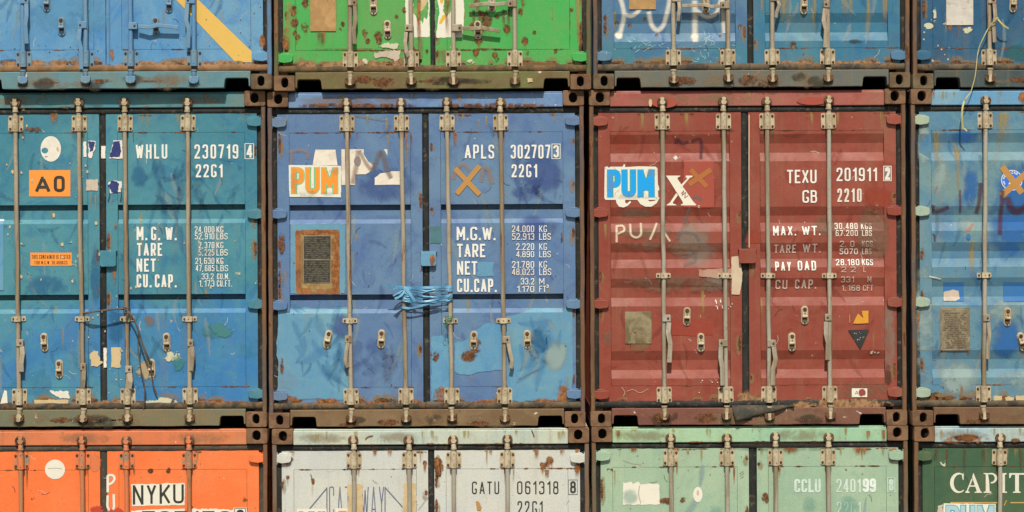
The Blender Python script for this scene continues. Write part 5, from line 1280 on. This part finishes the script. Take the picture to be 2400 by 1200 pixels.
for x, y0, y1 in ((2154, 730, 800), (2256, 905, 940), (2205, 820, 834), (2272, 820, 836), (2240, 820, 836)): c.stain('rust_run', x - 5, y0, x + 5, y1, RUN_RUST)
for k in range(3):
    c.rect('paper_scrap', 2332 + k * 26, 928 + (k % 2) * 3, 2352 + k * 26, 942, CREAM, rag=2, step=3, seed=70 + k)
c.stain('rust_stain', 2385, 212, 2420, 246, SOFT_RUST, plane=c.hy, parent=c.header); c.stain('rust_run', 2182, 212, 2194, 244, RUN_RUST, plane=c.hy, parent=c.header); c.stain('rust_run', 2205, 212, 2216, 244, RUN_YEL, plane=c.hy, parent=c.header)
c.stain('dirt_crust', 2140, 930, 2200, 950, SOFT_TAN); specks(c, 'paint_chip', 18, 2180, 880, 2300, 940, flat_mat('rust_chip_b', RUST_A, RUST_B, fade=.3), .6, 2.2, 71)
for k, (x, w, y0, y1) in enumerate(((2184, 30, 300, 420), (2240, 16, 340, 520), (2330, 44, 260, 380), (2268, 24, 560, 700))): c.stain('dirt_run', x, y0, x + w, y1, RUN_YEL)
c.ell('paint_patch', 2272, 555, 5, 7, BLUE_SQ); c.brush('scratch', [(2180, 648), (2208, 654)], 2.5, SPRAY_W)

# ================================================================== BOTTOM ROW
B0 = Container(0, 252, 0, .026, 'orange container with a white disc and large black letters on white, at the lower left', dict(
    seed=10, paint=P_B0, frame=F_B0, gap=(231, 248), gy=1150, rods=[(46, 50), (190, 196), (294, 300), (441, 447)], rod=M['rod_orange'], br=M['br_orange'],
    gask=steel('orange_sprayed_rubber', rgb(84, 72, 58), rgb(64, 62, 52), rgb(120, 80, 50), .3, 63, .8), hy=.026, handles=[], catches=[]))
weather(B0, 109, .25, None, False)
c = B0
c.ell('sticker', 125, 1102, 23.5, 23, PAPER, rag=.3, label='round white sticker'); c.brush('scratch', [(108, 1100), (128, 1099), (142, 1101)], 1.2, SPRAY_TAN)
c.poly('sticker', [(304, 1137), (320, 1136), (338, 1137), (356, 1136), (372, 1137), (392, 1134), (410, 1135), (430, 1134), (430, 1186), (360, 1187), (306, 1189)], PAPER, rag=.7, step=4, seed=3, label='white strip with four large black letters')
for ch, x0, x1, y0, y1 in (('N', 308, 333, 1139, 1185), ('Y', 341, 363, 1138, 1183), ('K', 371, 396, 1137, 1183), ('U', 403, 428, 1137, 1182)): c.text(ch, x0, y0, x1, y1, BLACK, t=.125)
c.poly('sticker', [(304, 1199), (320, 1198), (430, 1194), (430, 1250), (304, 1252)], PAPER, rag=.9, step=4, seed=4); c.poly('sticker', [(440, 1196), (480, 1194), (520, 1195), (546, 1197), (548, 1250), (440, 1250)], PAPER, rag=1.8, step=3, seed=5)
c.rect('sticker', 545, 1192, 576, 1240, PAPER); c.text('707150', 330, 1199, 540, 1244, BLACK, t=.13); boxed(c, '8', 547, 1193, 574, 1240, BLACK)
for st in ([(249, 1156), (249, 1116)], [(249, 1116), (262, 1115), (266, 1124), (260, 1134), (250, 1138)], [(249, 1163), (248, 1190), (254, 1200), (264, 1194), (263, 1160)]): c.brush('graffiti', st, 5.5, PAPER, rad=7)
c.stain('paint_patch', 180, 1186, 300, 1235, soft_mat('red_overpaint', rgb(196, 72, 52), .95, 55, hard=.1))
for b in ((342, 1098, 358, 1112), (565, 1164, 580, 1182), (385, 1095, 398, 1112), (440, 1184, 450, 1196), (66, 1166, 78, 1174)): c.stain('scuff', *b, SOFT_RUST2)
c.stain('scuff', 200, 1060, 236, 1110, soft_mat('orange_wash', rgb(232, 138, 88), .7, 56)); specks(c, 'paint_chip', 14, 20, 1075, 600, 1195, flat_mat('brown_chip', rgb(120, 74, 46), fade=.2), .5, 1.6, 81)

B1 = Container(0, 1007, -1, -.012, 'chalky white container with slate blue lines and thin letters on its left door', dict(
    seed=11, paint=P_B1, frame=F_B1, gap=(1003, 1018), gy=1120, rods=[(829, 836), (959, 964), (1063, 1068), (1189, 1192)], rod=M['rod_grey']))
weather(B1, 110, 1.0, None, False)
c = B1
c.text('GATU', 1106, 1129, 1170, 1159, BLACK, t=.10, gap=.2, rad=.5); c.text('061318', 1212, 1128, 1309, 1159, BLACK, t=.10, gap=.2, rad=.5)
boxed(c, '8', 1332, 1125, 1354, 1160, BLACK, t=.9); c.text('22G1', 1213, 1175, 1272, 1206, BLACK, t=.10, gap=.2)
for ch, x0, x1 in (('C', 771, 778), ('A', 790, 797), ('T', 808, 822), ('E', 830, 840), ('W', 847, 858), ('A', 869, 877), ('Y', 888, 897)): c.text(ch, x0, 1141, x1, 1216, NAVY_LINE, t=.030, gap=.1)
for p in ([(765.5, 1143), (765.5, 1216)], [(902, 1142), (902, 1216)], [(725, 1193), (766, 1144)], [(902, 1143), (952, 1199)]): c.brush('old_logo', p, 2.4, NAVY_LINE)
for b in ((815, 1136, 850, 1230), (945, 1134, 975, 1230)): c.rect('glue_patch', *b, CREAM, rag=2.5, step=5, seed=int(b[0]))
c.rect('sticker', 695, 1193, 765, 1240, PAPER, rag=.5); c.rect('sticker', 786, 1192, 814, 1240, PAPER, rag=.5); c.text('PUM', 699, 1199, 762, 1240, TEAL_EDGE, t=.2); c.text('M', 792, 1198, 812, 1240, ORANGE_L, t=.26)
c.ell('rust_stain', 733, 1129, 4, 7.5, flat_mat('rust_spot', RUST_A, RUST_C, fade=.3), 12, rag=.8, step=3); c.brush('scratch', [(727, 1112), (730, 1118), (729, 1126)], 2.2, RUN_RUST if 0 else SPRAY_DARK); c.stain('rust_run', 728, 1134, 738, 1184, RUN_YEL)
for b in ((1020, 1075, 1040, 1118), (1014, 1070, 1034, 1100), (1276, 1068, 1300, 1092), (1264, 1080, 1284, 1100), (990, 1078, 1001, 1094), (668, 1110, 680, 1126), (1274, 1102, 1290, 1106), (1345, 1085, 1362, 1110), (656, 1070, 690, 1084)): c.stain('rust_stain', *b, SOFT_RUST2); c.stain('rust_run', b[0], b[1] + 4, b[2], b[3] + 24, RUN_RUST)
for x in (870, 905, 960, 1140, 1250, 1310, 1345): c.stain('rust_run', x, 1052, x + 16, 1074 + x % 17, RUN_RUST)
c.poly('glue_patch', [(1115, 1175), (1122, 1176), (1129, 1190), (1126, 1198), (1118, 1196)], TAPE); c.brush('scratch', [(980, 1196), (1010, 1158)], 1.3, SPRAY_GREY); c.brush('scratch', [(873, 1125), (877, 1131), (884, 1133)], 1.8, SPRAY_TAN)
for p in ([(856, 1030), (862, 1024), (874, 1021)], [(1246, 1008), (1250, 1018), (1252, 1024)]):
    pp = [c.xz(*q_) for q_ in p]; rb = ribbon([Vector(v) for v in pp], 2.4 / S); c.drape('scratch', [[tuple(r[k]) for k in range(4)] for r in rb], flat_mat('brown_scratch', rgb(110, 76, 48)), uv=[[(0, 0)] * 4] * len(rb), plane=c.hy, parent=c.header)
for b in ((720, 1016, 760, 1042), (1010, 1020, 1030, 1042), (1300, 1010, 1330, 1042)): c.stain('rust_run', *b, RUN_YEL, plane=c.hy, parent=c.header)

B2 = Container(0, 1756, 0, .022, 'mint green container with a torn white paper rectangle on its left door', dict(
    seed=12, paint=P_B2, frame=F_B2, gap=(1757, 1776), gy=1110, rods=[(1573, 1584), (1705, 1711), (1819, 1824), (1943, 1946)], rod=M['rod_grey']))
weather(B2, 111, .8, None, True)
c = B2
c.poly('paper_scrap', [(1461, 1132), (1466, 1134), (1480, 1130), (1484, 1136), (1498, 1131), (1502, 1138), (1520, 1135), (1546, 1137), (1547, 1184), (1462, 1186)], PAPER, rag=1.6, step=4, seed=3, label='torn white paper rectangle'); c.brush('scratch', [(1500, 1140), (1497, 1160), (1503, 1182)], 1.6, SPRAY_TAN)
c.ell('paper_scrap', 1637, 1161, 11, 18, PAPER, 20, rag=1.6, step=4, seed=4); c.ell('paper_scrap', 1637, 1157, 3, 7, GLUE_GREY, 10, rag=1, step=2)
c.text('CCLU', 1864, 1124, 1926, 1156, WHITE_MINT, t=.17, gap=.08); c.text('2401', 1963, 1124, 2020, 1156, WHITE_MINT, t=.12, gap=.13); c.text('99', 2025, 1123, 2056, 1155, flat_mat('bright_number', rgb(226, 238, 226), chips=.06), t=.2, gap=.05)
boxed(c, '8', 2082, 1121, 2101, 1156, WHITE_MINT, t=1.5); c.text('22G1', 1964, 1178, 2020, 1208, WHITE_FAINT if 0 else WHITE_MINT, t=.10)
for b in ((1455, 1140, 1500, 1190), (1880, 1160, 1920, 1220), (1660, 1180, 1700, 1220), (1960, 1155, 2030, 1220)): c.stain('paint_patch', *b, soft_mat('green_tint_b', rgb(124, 176, 160), .4, 57, nscale=8, hard=.6))
for b in ((1785, 1155, 1806, 1186), (1594, 1165, 1612, 1182), (1545, 1166, 1580, 1186), (1420, 1098, 1440, 1112)): c.stain('rust_stain', *b, SOFT_RUST2)
for x, w, h in ((1990, 60, 26), (1560, 40, 20), (1470, 30, 18), (1690, 40, 18), (1830, 50, 22), (2080, 30, 50)): c.stain('rust_run', x, 1050, x + w, 1050 + h, RUN_RUST)
specks(c, 'rust_stain', 20, 1440, 1060, 2100, 1120, flat_mat('rust_chip_c', RUST_A, RUST_B, fade=.3), .5, 1.8, 91)
for b in ((1440, 1008, 1460, 1044), (2066, 1008, 2082, 1044), (2030, 1010, 2044, 1040)): c.stain('rust_run', *b, RUN_RUST, plane=c.hy, parent=c.header)
c.stain('dirt_stain', 1700, 1034, 1990, 1052, SOFT_DARK, plane=c.hy, parent=c.header); c.brush('scratch', [(1460, 1080), (1480, 1088), (1505, 1091)], 1.4, SPRAY_TAN)
for p in ([(1735, 1112), (1744, 1106)], [(1736, 1118), (1746, 1110)], [(1737, 1123), (1745, 1118)]): c.brush('scratch', p, 1.5, SPRAY_GREY)

B3 = Container(0, 2512, -2, .004, 'dark green container with white serif letters and a pale blue header, at the lower right', dict(
    seed=13, paint=P_B3, frame=F_B3, gap=(2505, 2521), rods=[(2345, 2345), (2450, 2450), (2560, 2560), (2700, 2700)], rod=M['rod_grey']))
weather(B3, 112, .5, None, False)
c = B3
SERIF = flat_mat('white_serif_letter', rgb(226, 222, 202), chips=.08, fade=.15)
def arc(cx, cy, rx, ry, a0, a1, n=14): return [(cx + rx * math.cos(R(a0 + (a1 - a0) * k / n)), cy + ry * math.sin(R(a0 + (a1 - a0) * k / n))) for k in range(n + 1)]
c.poly('lettering', arc(2249, 1133, 20, 24, -48, -312) + arc(2252, 1133, 14.5, 20, -312 + 8, -56), SERIF); c.poly('lettering', [(2257, 1116), (2261, 1109), (2261, 1126), (2259, 1126)], SERIF)
c.poly('lettering', [(2284, 1109), (2301, 1153), (2304, 1154), (2304, 1156.5), (2287, 1156.5), (2287, 1154), (2292, 1153), (2281, 1120)], SERIF); c.poly('lettering', [(2280, 1122), (2282, 1126), (2271, 1152), (2275, 1154), (2275, 1156.5), (2265, 1156.5), (2265, 1154), (2268, 1152)], SERIF); c.rect('lettering', 2275, 1139, 2288, 1142, SERIF)
c.poly('lettering', [(2308, 1110), (2318, 1110), (2321, 1130), (2322, 1153), (2326, 1154), (2326, 1156.5), (2308, 1156.5), (2308, 1154), (2313, 1153), (2313, 1113), (2308, 1112)], SERIF); c.poly('lettering', [(2319, 1110)] + arc(2326, 1122, 14, 12.5, -85, 95, 10) + [(2325, 1131)] + arc(2326, 1122, 8, 9, 88, -88, 10) + [(2319, 1113)], SERIF)
c.poly('lettering', [(2351, 1110), (2362, 1110), (2362, 1113), (2358, 1114), (2358, 1153), (2363, 1154), (2363, 1156.5), (2352, 1156.5)], SERIF)
c.poly('lettering', [(2368, 1110), (2409, 1110), (2409, 1122), (2406, 1121), (2404, 1114), (2391, 1114), (2391, 1153), (2395, 1154), (2395, 1156.5), (2377, 1156.5), (2377, 1154), (2382, 1153), (2382, 1114), (2374, 1114), (2371, 1121), (2368, 1122)], SERIF)
c.poly('lettering', [(2428, 1109), (2446, 1153), (2449, 1156.5), (2431, 1156.5), (2425, 1120), (2414, 1154), (2410, 1156.5)], SERIF)
OCHRE = flat_mat('ochre_line', rgb(206, 162, 96), chips=.05); c.rect('painted_line', 2230, 1178, 2340, 1181, OCHRE); c.rect('painted_line', 2371, 1178, 2450, 1181, OCHRE); c.poly('painted_line', [(2355, 1186), (2361, 1174), (2363, 1174), (2357, 1187)], OCHRE)
c.poly('sticker', [(2214, 1181), (2336, 1182), (2338, 1250), (2212, 1250)], PAPER, rag=.6, step=6); c.poly('sticker', [(2200, 1188), (2212, 1183), (2214, 1250), (2198, 1250)], GLUE_GREY, rag=2, step=4)
pum(c, 2220, 1186, 2332, 1246, PALE_CYAN, TEAL_EDGE, .17)
for x in (2168, 2196, 2220, 2262, 2306, 2394, 2420): c.stain('dirt_run', x - 5, 1052, x + 7, 1090 + (x * 7) % 40, soft_mat('brown_run', rgb(96, 80, 52), .85, 58, 'run') if x == 2168 else bpy.data.materials['brown_run'])
c.stain('rust_stain', 2196, 1018, 2326, 1044, SOFT_RUST, plane=c.hy, parent=c.header); c.stain('rust_stain', 2230, 1016, 2300, 1036, SOFT_RUST2, plane=c.hy, parent=c.header); c.stain('rust_stain', 2368, 1026, 2396, 1038, SOFT_RUST2, plane=c.hy, parent=c.header); c.stain('rust_run', 2202, 1008, 2214, 1040, RUN_YEL, plane=c.hy, parent=c.header)
c.stain('paint_scrape', 2204, 1072, 2224, 1096, SCRAPE)

# ================================================================== loose things tied to the doors
def P3(cont, px, py, y):
    x, z = cont.xz(px, py); return Vector((x + cont.cx, cont.yo + y, z + cont.z0))
def spline(pts, n=8):
    out = []
    for i in range(len(pts) - 1):
        p0, p1, p2, p3 = pts[max(i - 1, 0)], pts[i], pts[i + 1], pts[min(i + 2, len(pts) - 1)]
        for k in range(n):
            t = k / n
            out.append(.5 * ((2 * p1) + (p2 - p0) * t + (2 * p0 - 5 * p1 + 4 * p2 - p3) * t * t + (3 * p1 - p0 - 3 * p2 + p3) * t ** 3))
    out.append(pts[-1]); return out
def top(name, mb, mat, label, cat, smooth=True):
    z = min(v[2] for v in mb.v); x = sum(v[0] for v in mb.v) / len(mb.v); y = sum(v[1] for v in mb.v) / len(mb.v)
    mb.v = [(a - x, b - y, d - z) for a, b, d in mb.v]
    o = mb.build(name, mat, smooth=smooth); o.location = (x, y, z); o['label'] = label; o['category'] = cat; return o
CORD = steel('pale_blue_plastic', rgb(112, 172, 204), rgb(84, 148, 188), rgb(150, 190, 206), .25, 70, .35, per_object=False)
GREENC = steel('green_string', rgb(52, 140, 104), rgb(40, 110, 84), rgb(70, 150, 110), .3, 71, .6, per_object=False)
CABLE = steel('dull_cable', rgb(74, 64, 56), rgb(98, 86, 72), rgb(60, 54, 48), .3, 72, .6, per_object=False)
STRAW = steel('yellow_strap', rgb(206, 194, 128), rgb(188, 172, 112), rgb(150, 130, 84), .2, 73, .6, per_object=False)
FLAP = steel('torn_rubber_sheet', rgb(54, 54, 48), rgb(76, 70, 58), rgb(104, 86, 60), .35, 74, .8, per_object=False)
mb = MB(); q = random.Random(11)
def band(cont, pts, w, th=.0016, twist=0):
    """thin plastic band through (px, py, y) points, with real thickness"""
    ps = spline([P3(cont, *p) for p in pts], 5); vs, fs = [], []
    for i, p in enumerate(ps):
        d = (ps[min(i + 1, len(ps) - 1)] - ps[max(i - 1, 0)]).normalized(); up = Vector((d.z, 0, -d.x)).normalized() if abs(d.y) < .95 else Vector((0, 0, 1))
        a = twist * math.sin(i * .7); nrm = d.cross(up).normalized(); u = up * math.cos(a) + nrm * math.sin(a); v = d.cross(u).normalized()
        for su, sv in ((-1, -1), (1, -1), (1, 1), (-1, 1)): vs.append(p + u * su * w / S / 2 + v * sv * th / 2)
    n = len(ps)
    for i in range(n - 1):
        for k in range(4): fs.append((4 * i + k, 4 * i + (k + 1) % 4, 4 * i + 4 + (k + 1) % 4, 4 * i + 4 + k))
    fs += [(0, 1, 2, 3), (4 * n - 4, 4 * n - 3, 4 * n - 2, 4 * n - 1)]
    mb.add(vs, fs)
yf = ROD_Y - .022
for (y0, y1, sag, w, bow, tw) in ((674, 672, 1, 7, .004, .2), (677, 679, 3, 4, .012, .9), (684, 681, 3, 5, .008, .6), (688, 694, 4, 4, .014, .8), (698, 692, 3, 5, .006, .4), (702, 704, 5, 4, .010, 1.0), (704, 696, 6, 5, .012, .5), (721, 703, 1, 6, .006, .15), (694, 676, -2, 3, .016, .8)):
    band(M1, [(941, y0 + 1, yf + .014), (944, y0, yf - .003), (965, y0 + sag * .5, yf - bow), (1000, (y0 + y1) / 2 + sag, yf - bow * 1.3), (1035, y1 + sag * .5, yf - bow), (1057, y1, yf - .003), (1060, y1 + 1, yf + .014)], w * .85, twist=tw)
for pts, w in (([(950, 676, yf - .01), (962, 690, yf - .018), (974, 708, yf - .014)], 7), ([(946, 672, yf - .008), (930, 672, yf - .03), (920, 678, yf - .05), (932, 674, yf - .055), (945, 675, yf - .02)], 3.5), ([(946, 676, yf - .008), (925, 674, yf - .05), (907, 667, yf - .075)], 5),
               ([(1050, 700, yf - .01), (1056, 694, yf - .03), (1060, 688, yf - .035)], 4), ([(948, 680, yf - .008), (940, 692, yf - .03), (926, 700, yf - .06)], 6), ([(946, 679, yf - .008), (935, 686, yf - .05), (922, 693, yf - .07)], 4)): band(M1, pts, w)
top('plastic_cord', mb, CORD, 'pale blue plastic cord wound around two rods of the violet blue container', 'cord', False)
mb = MB()
for k in range(3):
    z = 742 + k * 4; mb.tube(spline([P3(M1, 1044, z, .02), P3(M1, 1046, z - 1, -.012), P3(M1, 1053, z, -.024), P3(M1, 1060, z + 1, -.012), P3(M1, 1063, z, .02)], 4), .0032, 8)
for pts in ([(1048, 748, -.022), (1046, 762, -.03), (1038, 778, -.02), (1040, 790, -.01), (1046, 802, .02)], [(1049, 750, -.022), (1048, 770, -.03), (1052, 790, -.02), (1050, 806, -.01)], [(1047, 748, -.022), (1042, 760, -.03), (1044, 768, -.02)]):
    mb.tube(spline([P3(M1, *p) for p in pts], 5), .0016, 6)
top('string', mb, GREENC, 'green string knotted around the third rod of the violet blue container', 'string')
mb = MB()
mb.tube(spline([P3(M0, 194, 735, -.012), P3(M0, 200, 733, -.028), P3(M0, 240, 728, -.05), P3(M0, 285, 724, -.04), P3(M0, 294, 724, -.014)], 6), .0062, 8)
mb.tube(spline([P3(M0, 194, 738, -.012), P3(M0, 215, 732, -.05), P3(M0, 260, 724, -.048), P3(M0, 290, 726, -.03)], 6), .004, 8)
for k in range(3): mb.tube(spline([P3(M0, 287, 722 + k * 5, .012), P3(M0, 290, 720 + k * 5, -.02), P3(M0, 296, 721 + k * 6, -.026), P3(M0, 302, 724 + k * 4, -.012), P3(M0, 304, 725 + k * 4, .012)], 4), .0046, 8)
mb.tube(spline([P3(M0, 297, 722, -.02), P3(M0, 300, 736, -.03), P3(M0, 296, 748, -.028)], 5), .008, 8)
mb.tube(spline([P3(M0, 300, 730, -.024), P3(M0, 315, 748, -.045), P3(M0, 330, 792, -.05), P3(M0, 346, 842, -.03), P3(M0, 354, 852, 0)], 6), .0064, 8)
mb.tube(spline([P3(M0, 302, 732, -.024), P3(M0, 320, 760, -.042), P3(M0, 336, 808, -.045), P3(M0, 350, 846, -.012), P3(M0, 354, 876, -.004), P3(M0, 358, 902, .0), P3(M0, 367, 926, .012)], 6), .0056, 8)
mb.tube(spline([P3(M0, 326, 782, -.045), P3(M0, 324, 820, -.03), P3(M0, 330, 870, -.01), P3(M0, 338, 910, 0), P3(M0, 335, 958, .006)], 6), .0052, 8)
top('cable', mb, CABLE, 'dull brown cable tied between two rods and hanging down the teal door', 'cable')
mb = MB()
band(T3, [(2316, 66, -.020), (2330, 46, -.055), (2336, 44, -.05), (2328, 50, -.03), (2318, 62, -.016)], 3.2); band(T3, [(2334, 44, -.05), (2346, 58, -.05), (2362, 68, -.03)], 3.5); band(T3, [(2336, 46, -.05), (2344, 60, -.04), (2352, 64, -.03)], 2.2)
band(T3, [(2318, 62, -.016), (2304, 88, -.02), (2292, 120, -.01), (2284, 180, -.02), (2274, 216, -.02)], 1.9, .003)
band(T3, [(2274, 216, -.02), (2262, 230, -.045), (2256, 238, -.04), (2264, 236, -.03)], 2.2); band(T3, [(2258, 236, -.04), (2252, 256, -.06), (2252, 286, -.05), (2256, 304, -.035)], 4); band(T3, [(2256, 300, -.036), (2264, 308, -.045)], 2.5)
top('strap', mb, STRAW, 'thin yellow strap knotted on the dark blue container and hanging over the one below', 'strap', False)
mb = MB(); vs, fs = [], []; q = random.Random(8); nx, nz = 16, 6
lower_edge = [(1719, 966), (1724, 984), (1728, 988), (1740, 984), (1752, 984), (1766, 978), (1780, 974), (1792, 970), (1806, 966), (1822, 962), (1836, 958), (1844, 956), (1850, 955), (1854, 954), (1858, 953), (1862, 952)]
for i in range(nx):
    xt = 1716 + (1862 - 1716) * i / (nx - 1)
    for j in range(nz):
        t = j / (nz - 1); bx, by = lower_edge[i]
        vs.append(P3(M2, xt + (bx - xt) * t, 951 + (by - 951) * t, .026 - .036 * math.sin(t * 1.9) - q.uniform(0, .006) - .012 * math.sin(i * .9) * t))
for i in range(nx - 1):
    for j in range(nz - 1): a = i * nz + j; fs.append((a, a + 1, a + nz + 1, a + nz))
mb.add(vs, fs); o = top('rubber_flap', mb, FLAP, 'torn dark rubber flap hanging below the doors of the red container', 'rubber flap')
m_ = o.modifiers.new('thickness', 'SOLIDIFY'); m_.thickness = .005; m_.offset = 1
